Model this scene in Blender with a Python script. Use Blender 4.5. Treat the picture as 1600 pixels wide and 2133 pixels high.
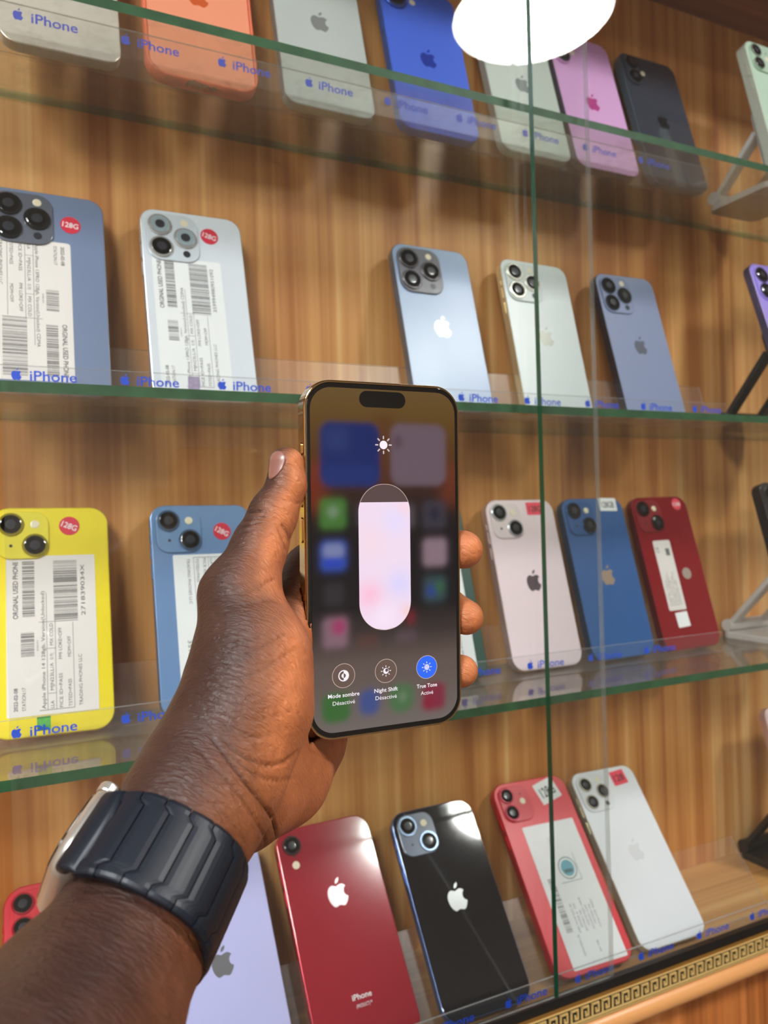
import bpy, bmesh, math, random
import numpy as np
from mathutils import Matrix, Vector
random.seed(4); rng = np.random.RandomState(7)
for o in list(bpy.data.objects): bpy.data.objects.remove(o)
S = bpy.context.scene
COL = S.collection

# ------------------------------------------------------------------ camera
F_PX = 1602.8
CR = Vector((0.90145588, -0.43201067, -0.02727776))   # camera right
CU = Vector((0.02158024, -0.01808592, 0.99960352))    # camera up
CF = Vector((0.43233273, 0.90168713, 0.00698077))     # looking direction
cam = bpy.data.cameras.new('camera'); camo = bpy.data.objects.new('camera', cam); COL.objects.link(camo)
camo.matrix_world = Matrix(((CR.x, CU.x, -CF.x, 0), (CR.y, CU.y, -CF.y, 0), (CR.z, CU.z, -CF.z, 0), (0, 0, 0, 1)))
cam.sensor_fit = 'HORIZONTAL'; cam.sensor_width = 36; cam.lens = 36 * F_PX / 1600
cam.clip_start = 0.02; cam.clip_end = 30
cam.dof.use_dof = True; cam.dof.focus_distance = 0.315; cam.dof.aperture_fstop = 18.0
S.camera = camo
MC = Matrix(((CR.x, CU.x, CF.x, 0), (CR.y, CU.y, CF.y, 0), (CR.z, CU.z, CF.z, 0), (0, 0, 0, 1)))  # (right, up, ahead) in metres -> world

# ------------------------------------------------------------------ light and exposure
S.view_settings.view_transform = 'Standard'; S.view_settings.look = 'None'
S.view_settings.gamma = 1; S.view_settings.use_curve_mapping = False
EXPO = 1.02; S.view_settings.exposure = EXPO; EM = 2 ** -EXPO
S.cycles.transparent_max_bounces = 40; S.cycles.max_bounces = 8
S.cycles.caustics_reflective = False; S.cycles.caustics_refractive = False
W = bpy.data.worlds.new('world'); S.world = W; W.use_nodes = True
W.node_tree.nodes['Background'].inputs[0].default_value = (0.86, 0.90, 1.0, 1)
W.node_tree.nodes['Background'].inputs[1].default_value = 0.52
LAMP_L = 44.0      # radiance of the round ceiling lamps
FILL_L = 24.0  # radiance of the added fill panels

# ------------------------------------------------------------------ helpers
def lin(c):
    return tuple(((v / 255) / 12.92 if v / 255 <= 0.04045 else ((v / 255 + 0.055) / 1.055) ** 2.4) for v in c)
def tag(o, label=None, cat=None, group=None, kind=None):
    if label: o['label'] = label
    if cat: o['category'] = cat
    if group: o['group'] = group
    if kind: o['kind'] = kind
    return o
def empty(name, M=None, parent=None):
    o = bpy.data.objects.new(name, None); o.empty_display_size = 0.01; COL.objects.link(o)
    if M is not None: o.matrix_world = M
    return o
def link(name, me, mat, parent=None, M=None):
    o = bpy.data.objects.new(name, me); COL.objects.link(o)
    if mat is not None and len(me.materials) == 0: me.materials.append(mat)
    if parent is not None: o.parent = parent
    if M is not None: o.matrix_local = M
    return o
def mesh(name, V, Fc, mats=None, mi=None, smooth=False):
    me = bpy.data.meshes.new(name); me.from_pydata([tuple(v) for v in V], [], [tuple(f) for f in Fc])
    if mats:
        for m in mats: me.materials.append(m)
    if mi is not None: me.polygons.foreach_set('material_index', mi)
    if smooth: me.polygons.foreach_set('use_smooth', [True] * len(me.polygons))
    me.update(); return me
class MB:
    """collects pieces of one part"""
    def __init__(s): s.V = []; s.F = []; s.I = []
    def add(s, V, Fc, i=0):
        n = len(s.V); s.V += [tuple(v) for v in V]; s.F += [tuple(a + n for a in f) for f in Fc]; s.I += [i] * len(Fc)
    def box(s, a, b, i=0):
        x0, y0, z0 = a; x1, y1, z1 = b
        s.add([(x0, y0, z0), (x1, y0, z0), (x1, y1, z0), (x0, y1, z0), (x0, y0, z1), (x1, y0, z1), (x1, y1, z1), (x0, y1, z1)],
              [(0, 3, 2, 1), (4, 5, 6, 7), (0, 1, 5, 4), (1, 2, 6, 5), (2, 3, 7, 6), (3, 0, 4, 7)], i)
    def rings(s, rings, i=0, cap=True):
        n = len(rings[0]); V = [p for r in rings for p in r]; Fc = []
        for k in range(len(rings) - 1):
            for j in range(n):
                a = k * n + j; b = k * n + (j + 1) % n; Fc.append((a, b, b + n, a + n))
        if cap: Fc.append(tuple(range(n - 1, -1, -1))); Fc.append(tuple(range((len(rings) - 1) * n, len(rings) * n)))
        s.add(V, Fc, i)
    def prism(s, P, z0, z1, i=0): s.rings([[(x, y, z0) for x, y in P], [(x, y, z1) for x, y in P]], i)
    def plate(s, P, z, i=0): s.add([(x, y, z) for x, y in P], [tuple(range(len(P)))], i)
    def mesh(s, name, mats=None, smooth=False): return mesh(name, s.V, s.F, mats, s.I if mats and len(mats) > 1 else None, smooth)
def rrect(w, h, r, n=7, cx=0, cy=0):
    """rounded rectangle outline, anticlockwise; centred on cx, cy"""
    P = []
    for (sx, sy, a0) in ((1, 1, 0), (-1, 1, 90), (-1, -1, 180), (1, -1, 270)):
        for k in range(n + 1):
            a = math.radians(a0 + 90 * k / n); P.append((cx + sx * (w / 2 - r) + r * math.cos(a), cy + sy * (h / 2 - r) + r * math.sin(a)))
    return P
def circ(r, n=28, cx=0, cy=0): return [(cx + r * math.cos(2 * math.pi * k / n), cy + r * math.sin(2 * math.pi * k / n)) for k in range(n)]
def slab(w, h, z0, z1, r, b, cx=0, cy=0, n=8):
    """rounded slab with softened edges: list of rings"""
    R_ = []
    for (ins, z) in ((b, z0), (b * .3, z0 + b * .3), (0, z0 + b), (0, z1 - b), (b * .3, z1 - b * .3), (b, z1)):
        R_.append([(x, y, z) for x, y in rrect(w - 2 * ins, h - 2 * ins, max(r - ins, .0002), n, cx, cy)])
    return R_
def mat_set(o, smooth_angle=None): return o

# ------------------------------------------------------------------ materials
def new_mat(name):
    m = bpy.data.materials.new(name); m.use_nodes = True; nt = m.node_tree
    return m, nt, nt.nodes['Principled BSDF'], nt.nodes['Material Output']
MATS = {}
def plain(name, rgb, rough=0.45, metal=0.0, coat=0.0, emit=0.0, spec=0.5, noise=0.03, scale=60):
    if name in MATS: return MATS[name]
    m, nt, p, out = new_mat(name); c = lin(rgb)
    tc = nt.nodes.new('ShaderNodeTexCoord'); ns = nt.nodes.new('ShaderNodeTexNoise'); ns.inputs['Scale'].default_value = scale
    nt.links.new(tc.outputs['Object'], ns.inputs['Vector'])
    mx = nt.nodes.new('ShaderNodeMix'); mx.data_type = 'RGBA'
    mx.inputs[6].default_value = (*[v * (1 - noise * 2) for v in c], 1); mx.inputs[7].default_value = (*[min(1, v * (1 + noise * 2)) for v in c], 1)
    nt.links.new(ns.outputs['Fac'], mx.inputs[0]); nt.links.new(mx.outputs[2], p.inputs['Base Color'])
    p.inputs['Roughness'].default_value = rough; p.inputs['Metallic'].default_value = metal
    p.inputs['Coat Weight'].default_value = coat; p.inputs['Coat Roughness'].default_value = .05 if coat >= 1 else .4
    p.inputs['Specular IOR Level'].default_value = spec
    if emit: p.inputs['Emission Color'].default_value = (*c, 1); p.inputs['Emission Strength'].default_value = emit
    MATS[name] = m; return m
def glass(name, tint, haze=0.0, haze_rgb=(200, 200, 195), ior_r0=0.04, dust=0.0, scratch=40, rough=0.0):
    """clear sheet: mirror reflection by viewing angle over see-through, plus an even haze and optional specks of dust"""
    m, nt, p, out = new_mat(name); nt.nodes.remove(p); N = nt.nodes.new; L = nt.links.new
    g = N('ShaderNodeNewGeometry'); dot = N('ShaderNodeVectorMath'); dot.operation = 'DOT_PRODUCT'
    L(g.outputs['Incoming'], dot.inputs[0]); L(g.outputs['Normal'], dot.inputs[1])
    ab = N('ShaderNodeMath'); ab.operation = 'ABSOLUTE'; L(dot.outputs['Value'], ab.inputs[0])
    om = N('ShaderNodeMath'); om.operation = 'SUBTRACT'; om.inputs[0].default_value = 1; L(ab.outputs[0], om.inputs[1])
    pw = N('ShaderNodeMath'); pw.operation = 'POWER'; pw.inputs[1].default_value = 5; L(om.outputs[0], pw.inputs[0])
    ma = N('ShaderNodeMath'); ma.operation = 'MULTIPLY_ADD'; ma.inputs[1].default_value = 1 - ior_r0; ma.inputs[2].default_value = ior_r0; L(pw.outputs[0], ma.inputs[0])
    tr = N('ShaderNodeBsdfTransparent'); tr.inputs[0].default_value = (*tint, 1)
    df = N('ShaderNodeBsdfDiffuse'); df.inputs[0].default_value = (*lin(haze_rgb), 1)
    gl = N('ShaderNodeBsdfGlossy'); gl.inputs['Roughness'].default_value = rough
    m1 = N('ShaderNodeMixShader'); L(tr.outputs[0], m1.inputs[1]); L(df.outputs[0], m1.inputs[2]); m1.inputs[0].default_value = haze
    if dust:
        tc = N('ShaderNodeTexCoord'); ns = N('ShaderNodeTexNoise'); ns.inputs['Scale'].default_value = scratch; ns.inputs['Detail'].default_value = 8; ns.inputs['Roughness'].default_value = .7
        L(tc.outputs['Object'], ns.inputs['Vector'])
        mr = N('ShaderNodeMapRange'); mr.inputs[1].default_value = .5; mr.inputs[2].default_value = .8; mr.inputs[3].default_value = haze; mr.inputs[4].default_value = haze + dust
        L(ns.outputs['Fac'], mr.inputs[0]); L(mr.outputs[0], m1.inputs[0])
    m2 = N('ShaderNodeMixShader'); L(ma.outputs[0], m2.inputs[0]); L(m1.outputs[0], m2.inputs[1]); L(gl.outputs[0], m2.inputs[2])
    L(m2.outputs[0], out.inputs['Surface']); return m
def wood(name, cols, axis='Z', fine=42.0, rough=.42, coat=.15, off=0.0):
    """laminate with long grain running along one axis"""
    m, nt, p, out = new_mat(name); N = nt.nodes.new; L = nt.links.new
    tc = N('ShaderNodeTexCoord')
    def noise(sc, st, det=5, o=0.0, dist=0.0):
        mp = N('ShaderNodeMapping'); v = [sc, sc, sc]; v['XYZ'.index(axis)] = st
        mp.inputs['Scale'].default_value = v; mp.inputs['Location'].default_value = (o + off, o * 1.7, o * .3)
        n = N('ShaderNodeTexNoise'); n.inputs['Scale'].default_value = 1; n.inputs['Detail'].default_value = det; n.inputs['Distortion'].default_value = dist
        L(tc.outputs['Object'], mp.inputs[0]); L(mp.outputs[0], n.inputs['Vector']); return n
    a = noise(fine, 1.1, 3, 0, .3); b = noise(fine * 7, 3.5, 4, 3.1); c = noise(11, 2.0, 2, 7.7, .6); d = noise(fine * 2.4, 1.3, 2, 5.0, .4)
    s1 = N('ShaderNodeMath'); s1.operation = 'MULTIPLY_ADD'; s1.inputs[1].default_value = .40; L(a.outputs['Fac'], s1.inputs[0])
    s2 = N('ShaderNodeMath'); s2.operation = 'MULTIPLY_ADD'; s2.inputs[1].default_value = .10; L(b.outputs['Fac'], s2.inputs[0])
    s3 = N('ShaderNodeMath'); s3.operation = 'MULTIPLY_ADD'; s3.inputs[1].default_value = .28; L(c.outputs['Fac'], s3.inputs[0])
    s4 = N('ShaderNodeMath'); s4.operation = 'MULTIPLY'; s4.inputs[1].default_value = .24; L(d.outputs['Fac'], s4.inputs[0])
    L(s4.outputs[0], s3.inputs[2]); L(s3.outputs[0], s2.inputs[2]); L(s2.outputs[0], s1.inputs[2])
    cr = N('ShaderNodeValToRGB'); e = cr.color_ramp.elements
    e[0].position = .42; e[0].color = (*lin(cols[0]), 1); e[1].position = .62; e[1].color = (*lin(cols[-1]), 1)
    for k, cc in enumerate(cols[1:-1]):
        x = e.new(.42 + .20 * (k + 1) / (len(cols) - 1)); x.color = (*lin(cc), 1)
    L(s1.outputs[0], cr.inputs[0]); L(cr.outputs[0], p.inputs['Base Color'])
    bp = N('ShaderNodeBump'); bp.inputs['Strength'].default_value = .08; bp.inputs['Distance'].default_value = .0005
    L(b.outputs['Fac'], bp.inputs['Height']); L(bp.outputs[0], p.inputs['Normal'])
    p.inputs['Roughness'].default_value = rough; p.inputs['Coat Weight'].default_value = coat; p.inputs['Coat Roughness'].default_value = .25
    return m
M_WALL = wood('wood_back', [(178, 110, 54), (204, 139, 76), (221, 161, 95), (238, 188, 125)], 'Z')
M_LOW = wood('wood_lower', [(140, 76, 30), (178, 104, 48), (196, 120, 60), (214, 142, 82)], 'Z', off=3)
M_BOARD = wood('wood_board', [(178, 126, 66), (204, 152, 86), (220, 176, 112)], 'X', off=5)
M_MOULD = wood('wood_moulding', [(196, 134, 78), (208, 146, 88), (218, 158, 100)], 'X', fine=60, off=9)
M_TOP = wood('wood_top', [(110, 66, 45), (140, 88, 62), (160, 106, 80)], 'X', off=2)
M_EDGE = plain('green_glass_edge', (48, 88, 56), .5, spec=.3, noise=.25, scale=90)
M_EDGEB = glass('back_glass_edge', (.72, .82, .72), .25, (150, 176, 140))
M_EDGE2 = plain('green_door_edge', (16, 78, 50), .25, coat=.4, noise=.12)
M_DOOR = glass('door_glass', (.975, .985, .98), .008, ior_r0=.04)
M_SHELF = glass('shelf_glass', (.955, .975, .95), .09, (184, 184, 172), dust=.18)  # even haze paints in the milky reflection under the shelf; specks are dust
M_ACRYL = glass('clear_acrylic', (.985, .985, .985), .015, (225, 225, 225), ior_r0=.02, rough=.32)
M_ACRE = glass('acrylic_edge', (.8, .8, .8), .35, (225, 225, 225))
M_INK = plain('blue_ink', (30, 80, 214), .5, noise=.01)
M_GOLD = plain('gold_relief', (232, 196, 124), .35, .35, coat=.3)
M_GOLD2 = plain('gold_band', (140, 98, 42), .4, .3)
M_BLACK = plain('black_paint', (22, 20, 16), .4)
M_TRACK = plain('black_track', (17, 17, 18), .3, coat=.2)
M_PRINT = plain('black_print', (38, 36, 38), .6, noise=.01)
M_GREYP = plain('grey_print', (105, 105, 108), .6, noise=.01)
M_PAPER = plain('label_paper', (226, 220, 214), .7, noise=.015)
M_PAPERW = plain('label_paper_white', (238, 240, 240), .6, noise=.015)
M_RED = plain('red_sticker', (214, 32, 62), .5, noise=.03)
M_PINKR = plain('coral_sticker', (238, 70, 92), .5, noise=.03)
M_WHITE = plain('white_print', (240, 236, 238), .5, noise=.01)
M_LENS = plain('lens_glass', (8, 9, 12), .06, coat=1.0)
M_LENSG = plain('lens_glass_pale', (150, 165, 172), .1, coat=1.0)
M_LENSC = plain('lens_core', (34, 36, 46), .15, coat=.6)
M_FLASH = plain('flash_cream', (238, 226, 196), .3, coat=.5)

# ------------------------------------------------------------------ lettering and the bitten-apple mark
_txt = {}
def text_geo(s, bold=False):
    """outline of a line of lettering as flat faces, normalised: left 0, cap height 1"""
    k = (s, bold)
    if k in _txt: return _txt[k]
    cu = bpy.data.curves.new('lettering', 'FONT'); cu.body = s; cu.size = 1; cu.resolution_u = 3; cu.fill_mode = 'FRONT'
    if bold: cu.offset = .014
    o = bpy.data.objects.new('lettering', cu); COL.objects.link(o)
    dg = bpy.context.evaluated_depsgraph_get(); me = bpy.data.meshes.new_from_object(o.evaluated_get(dg))
    V = [(v.co.x, v.co.y) for v in me.vertices]; Fc = [tuple(p.vertices) for p in me.polygons]
    bpy.data.objects.remove(o); bpy.data.curves.remove(cu); bpy.data.meshes.remove(me)
    x0 = min(v[0] for v in V); w = max(v[0] for v in V) - x0; V = [((x - x0) / .729, y / .729) for x, y in V]; w /= .729
    _txt[k] = (V, Fc, w); return _txt[k]
def put_text(mb, s, x, y, h, z, i=0, rot=0, width=None, bold=False, centre=False):
    V, Fc, w = text_geo(s, bold); sx = h if width is None else width / w
    ox = -w * sx / 2 if centre else 0; oy = -h / 2 if centre else 0
    c, sn = math.cos(rot), math.sin(rot)
    mb.add([(x + (vx * sx + ox) * c - (vy * h + oy) * sn, y + (vx * sx + ox) * sn + (vy * h + oy) * c, z) for vx, vy in V], Fc, i)
AP = [[(0, .27), (.09, .305), (.19, .33), (.29, .31), (.385, .235)], [(.385, .235), (.31, .16), (.275, .06), (.285, -.04), (.34, -.12), (.42, -.165)],
      [(.42, -.165), (.37, -.29), (.28, -.42), (.19, -.475), (.09, -.45), (0, -.425), (-.09, -.45), (-.19, -.475), (-.29, -.4), (-.37, -.26), (-.415, -.08), (-.41, .08), (-.36, .21), (-.27, .3), (-.17, .33), (-.08, .3), (0, .27)]]
LEAF = [(-.005, .365), (-.005, .45), (.05, .54), (.165, .6), (.165, .51), (.105, .415)]
def crom(P, n=4):
    out = []
    for i in range(len(P) - 1):
        p0 = P[max(i - 1, 0)]; p1 = P[i]; p2 = P[i + 1]; p3 = P[min(i + 2, len(P) - 1)]
        for k in range(n):
            t = k / n
            out.append(tuple(.5 * ((2 * p1[a]) + (-p0[a] + p2[a]) * t + (2 * p0[a] - 5 * p1[a] + 4 * p2[a] - p3[a]) * t * t + (-p0[a] + 3 * p1[a] - 3 * p2[a] + p3[a]) * t ** 3) for a in (0, 1)))
    return out
APPLE = [q for seg in AP for q in crom(seg, 3)][::-1]
def put_apple(mb, x, y, h, z0, z1, i=0):
    s = h / 1.07
    for P in (APPLE, LEAF[::-1]): mb.prism([(x + a * s, y + b * s) for a, b in P], z0, z1, i)

# ------------------------------------------------------------------ setting: cabinet, boards, room
WALL_Y = 0.572
ROW_Z = [0.2979, 0.0807, -0.1290, -0.3539]; ROW_Y = [0.5184, 0.5184, 0.5184, 0.4690]; ROW_T = [0.2745, 0.265, 0.2745, 0.6703]
X0, X1 = -0.34, 1.25
cab = empty('display_cabinet', Matrix.Translation((0.45, WALL_Y, -0.80)))
tag(cab, 'wood laminate display cabinet holding every row of phones, with gold fret edging', 'cabinet')
def cpart(name, mb, mats, smooth=False):
    me = mb.mesh(name, mats, smooth); me.transform(Matrix.Translation((-0.45, -WALL_Y, 0.80))); return link(name, me, None, cab)
m = MB(); m.box((X0, WALL_Y, -0.80), (X1, WALL_Y + .016, .56)); cpart('back_panel', m, [M_WALL])
m = MB(); m.box((X0, .4485, -0.375), (X1, WALL_Y, -0.3602)); cpart('base_board', m, [M_BOARD])
m = MB(); m.box((X0, .405, .5115), (X1, WALL_Y, .5275)); cpart('top_board', m, [M_TOP])
m = MB(); m.box((X1, .405, -.80), (X1 + .016, WALL_Y + .016, .5275)); cpart('side_panel', m, [M_WALL])
m = MB(); m.box((X0 - .016, .405, -.80), (X0, WALL_Y + .016, .5275)); cpart('side_panel', m, [M_WALL])
m = MB()   # half round edge moulding
prof = [(.4385, -.3567), (.4335, -.3567)] + [(.4335 - .0075 * math.sin(a), -.3642 + .0075 * math.cos(a) - 0.0) for a in [math.pi * k / 10 for k in range(1, 10)]] + [(.4335, -.3717), (.4385, -.3717)]
n = len(prof); V = [(X0, y, z) for y, z in prof] + [(X1, y, z) for y, z in prof]
m.add(V, [(k, k + 1, n + k + 1, n + k) for k in range(n - 1)] + [(n - 1, 0, n, 2 * n - 1), tuple(range(n - 1, -1, -1)), tuple(range(n, 2 * n))])
cpart('edge_moulding', m, [M_MOULD], True)
m = MB(); m.box((X0, .442, -.80), (X1, .456, -.3752)); cpart('lower_panel', m, [M_LOW])
m = MB()   # black sliding track with two grooves
m.box((X0, .4310, -.3590), (X1, .4480, -.3432)); m.box((X0, .4312, -.3432), (X1, .4330, -.3340)); m.box((X0, .4394, -.3432), (X1, .4408, -.3400)); m.box((X0, .4466, -.3440), (X1, .4480, -.3436))
cpart('door_track', m, [M_TRACK])
m = MB(); m.box((X0, .4300, -.3566), (X1, .4309, -.3405), 0)
for z in (-.3558, -.3430): m.box((X0, .4294, z - .00045), (X1, .4300, z + .00045), 1)
for z in (-.3551, -.3437): m.box((X0, .42985, z - .0004), (X1, .4300, z + .0004), 2)
cpart('key_band', m, [M_GOLD2, M_GOLD, M_BLACK])
m = MB(); m.box((X0, .42980, -.3544), (X1, .4300, -.3443)); cpart('key_ground', m, [M_BLACK])
# one gold key of the fret, 9 mm wide; reads as a squared spiral
def key_mesh():
    k = MB(); u = .00112; h = .0098; w = .0092
    def bar(x0, z0, x1, z1): k.box((x0, .4288, z0), (x1, .4299, z1))
    z0 = -h / 2; z1 = h / 2
    bar(0, z0, u * 1.15, z1)                     # upright
    bar(0, z1 - u, w - u * 2.0, z1)              # top arm
    bar(w - u * 3.0, z0 + u * 2.5, w - u * 2.0, z1 - u)  # down
    bar(u * 3.1, z0 + u * 2.5, w - u * 3.0, z0 + u * 3.6)  # back
    bar(u * 3.1, z0 + u * 3.6, u * 4.1, z0 + u * 5.4)
    bar(u * 1.15, z0, w, z0 + u)                 # foot runs to the next key
    return k.mesh('key_motif', [M_GOLD])
KM = key_mesh()
for i in range(56):
    x = .20 + i * .0092
    o = link('key_motif', KM, None, cab); o.location = (x - .45, -WALL_Y, -.34935 + .80)
# room behind the viewer
def struct(name, a, b, mt):
    q = MB(); q.box(a, b); o = link(name, q.mesh(name, [mt]), None); o['kind'] = 'structure'; return o
M_CEIL = plain('ceiling_paint', (150, 146, 140), .8); M_FLOOR = plain('floor_tile', (120, 108, 96), .5); M_RW = plain('room_wall_paint', (176, 164, 150), .7)
struct('ceiling', (-2.6, -2.9, 1.285), (3.4, .60, 1.33), M_CEIL)
struct('floor', (-2.6, -2.9, -1.40), (3.4, .60, -1.35), M_FLOOR)
struct('wall_rear', (-2.6, -2.94, -1.35), (3.4, -2.9, 1.285), M_RW)
struct('wall_right', (3.4, -2.94, -1.35), (3.44, .64, 1.285), M_RW)
struct('wall_left', (-2.64, -2.94, -1.35), (-2.6, .64, 1.285), M_RW)
struct('wall_behind_cabinet', (-2.6, .60, -1.35), (3.4, .64, 1.285), M_RW)
def emis(name, rgb, s):
    mt, nt, p, out = new_mat(name); nt.nodes.remove(p); e = nt.nodes.new('ShaderNodeEmission'); e.inputs[0].default_value = (*rgb, 1); e.inputs[1].default_value = s
    nt.links.new(e.outputs[0], out.inputs['Surface']); return mt
M_LAMP = emis('lamp_light', (1.0, .98, .95), LAMP_L); M_FILL = emis('fill_light', (.95, .98, 1.0), FILL_L)
M_RIM = plain('lamp_rim_white', (225, 228, 222), .4)
def round_lamp(x, y, r, label):
    t = empty('ceiling_lamp', Matrix.Translation((x, y, 1.285))); tag(t, label, 'lamp')
    q = MB(); q.rings([[(a, b, z) for a, b in circ(rr, 48)] for rr, z in ((r, 0), (r + .012, -.004), (r + .012, -.03), (r + .004, -.032), (r, -.03))], cap=False)
    link('rim', q.mesh('rim', [M_RIM], True), None, t)
    q = MB(); q.rings([[(a, b, z) for a, b in circ(rr, 48)] for rr, z in ((r, -.026), (r, -.031))]); link('diffuser', q.mesh('diffuser', [M_LAMP]), None, t)
round_lamp(1.205, -.69, .192, 'round white ceiling lamp mirrored in the glass doors')
def add_fill_panel(x, y, w, h, label):  # unseen square panels added on the ceiling as fill light
    t = empty('fill_panel', Matrix.Translation((x, y, 1.285))); tag(t, label, 'lamp')
    q = MB(); q.box((-w / 2 - .01, -h / 2 - .01, -.012), (w / 2 + .01, h / 2 + .01, -.001)); link('frame', q.mesh('frame', [M_RIM]), None, t)
    q = MB(); q.box((-w / 2, -h / 2, -.016), (w / 2, h / 2, -.0122)); link('diffuser', q.mesh('diffuser', [M_FILL]), None, t)
add_fill_panel(-.95, -.75, .6, .6, 'added square fill panel on the ceiling, unseen, left of the viewer')
add_fill_panel(-1.3, -2.1, .6, .6, 'added square fill panel on the ceiling, unseen, at the far end of the room')

# ------------------------------------------------------------------ glass shelves and sliding doors
SHELF_TOP = [z - .0031 for z in ROW_Z[:3]]
words = ['upper', 'middle', 'lower']
lab = ['green-edged glass shelf at the top, seen from below', 'green-edged glass shelf in the middle, at the height of the held phone\'s top', 'green-edged glass shelf third down, seen from above behind the wrist']
for k in range(3):
    zt = SHELF_TOP[k]; q = MB(); xa, xb, ya, yb, za, zb = X0 + .001, X1 - .001, .4505, .5705, zt - .006, zt
    q.add([(xa, ya, za), (xb, ya, za), (xb, yb, za), (xa, yb, za)], [(0, 3, 2, 1)], 0)
    q.add([(xa, ya, zb), (xb, ya, zb), (xb, yb, zb), (xa, yb, zb)], [(0, 1, 2, 3)], 0)
    q.add([(xa, ya, za), (xb, ya, za), (xb, ya, zb), (xa, ya, zb)], [(0, 1, 2, 3)], 1)
    q.add([(xa, yb, za), (xb, yb, za), (xb, yb, zb), (xa, yb, zb)], [(3, 2, 1, 0)], 2)
    q.add([(xa, ya, za), (xa, yb, za), (xa, yb, zb), (xa, ya, zb)], [(3, 2, 1, 0)], 1)
    q.add([(xb, ya, za), (xb, yb, za), (xb, yb, zb), (xb, ya, zb)], [(0, 1, 2, 3)], 1)
    me = q.mesh('glass_shelf', [M_SHELF, M_EDGE, M_EDGEB]); me.transform(Matrix.Translation((0, 0, -zb)))
    o = link('glass_shelf', me, None); o.location = (0, 0, zb); tag(o, lab[k], 'shelf')
M_DEDGE_PALE = glass('pale_glass_edge', (.80, .80, .78), .25, (220, 220, 212))
def door(xa, xb, ya, edge_l, edge_r, label):
    yb = ya + .005; za, zb = -.3430, .5112; q = MB()
    q.add([(xa, ya, za), (xb, ya, za), (xb, ya, zb), (xa, ya, zb)], [(0, 1, 2, 3)], 0)
    q.add([(xa, yb, za), (xb, yb, za), (xb, yb, zb), (xa, yb, zb)], [(3, 2, 1, 0)], 0)
    q.add([(xa, ya, za), (xa, yb, za), (xa, yb, zb), (xa, ya, zb)], [(3, 2, 1, 0)], 1)
    q.add([(xb, ya, za), (xb, yb, za), (xb, yb, zb), (xb, ya, zb)], [(0, 1, 2, 3)], 2)
    q.box((xa, ya, za), (xb, yb, za + .0004), 1)
    me = q.mesh('sliding_door', [M_DOOR, edge_l, edge_r]); me.transform(Matrix.Translation((-xa, -ya, -za)))
    o = link('sliding_door', me, None); o.location = (xa, ya, za); tag(o, label, 'glass door')
door(.3319, .96, .4338, M_EDGE2, M_DEDGE_PALE, 'clear sliding glass door on the right with a dark green upright edge')
door(-.0050, .3881, .4412, M_DEDGE_PALE, M_DEDGE_PALE, 'clear sliding glass door on the left, behind the hand, with a pale upright edge')

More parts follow.
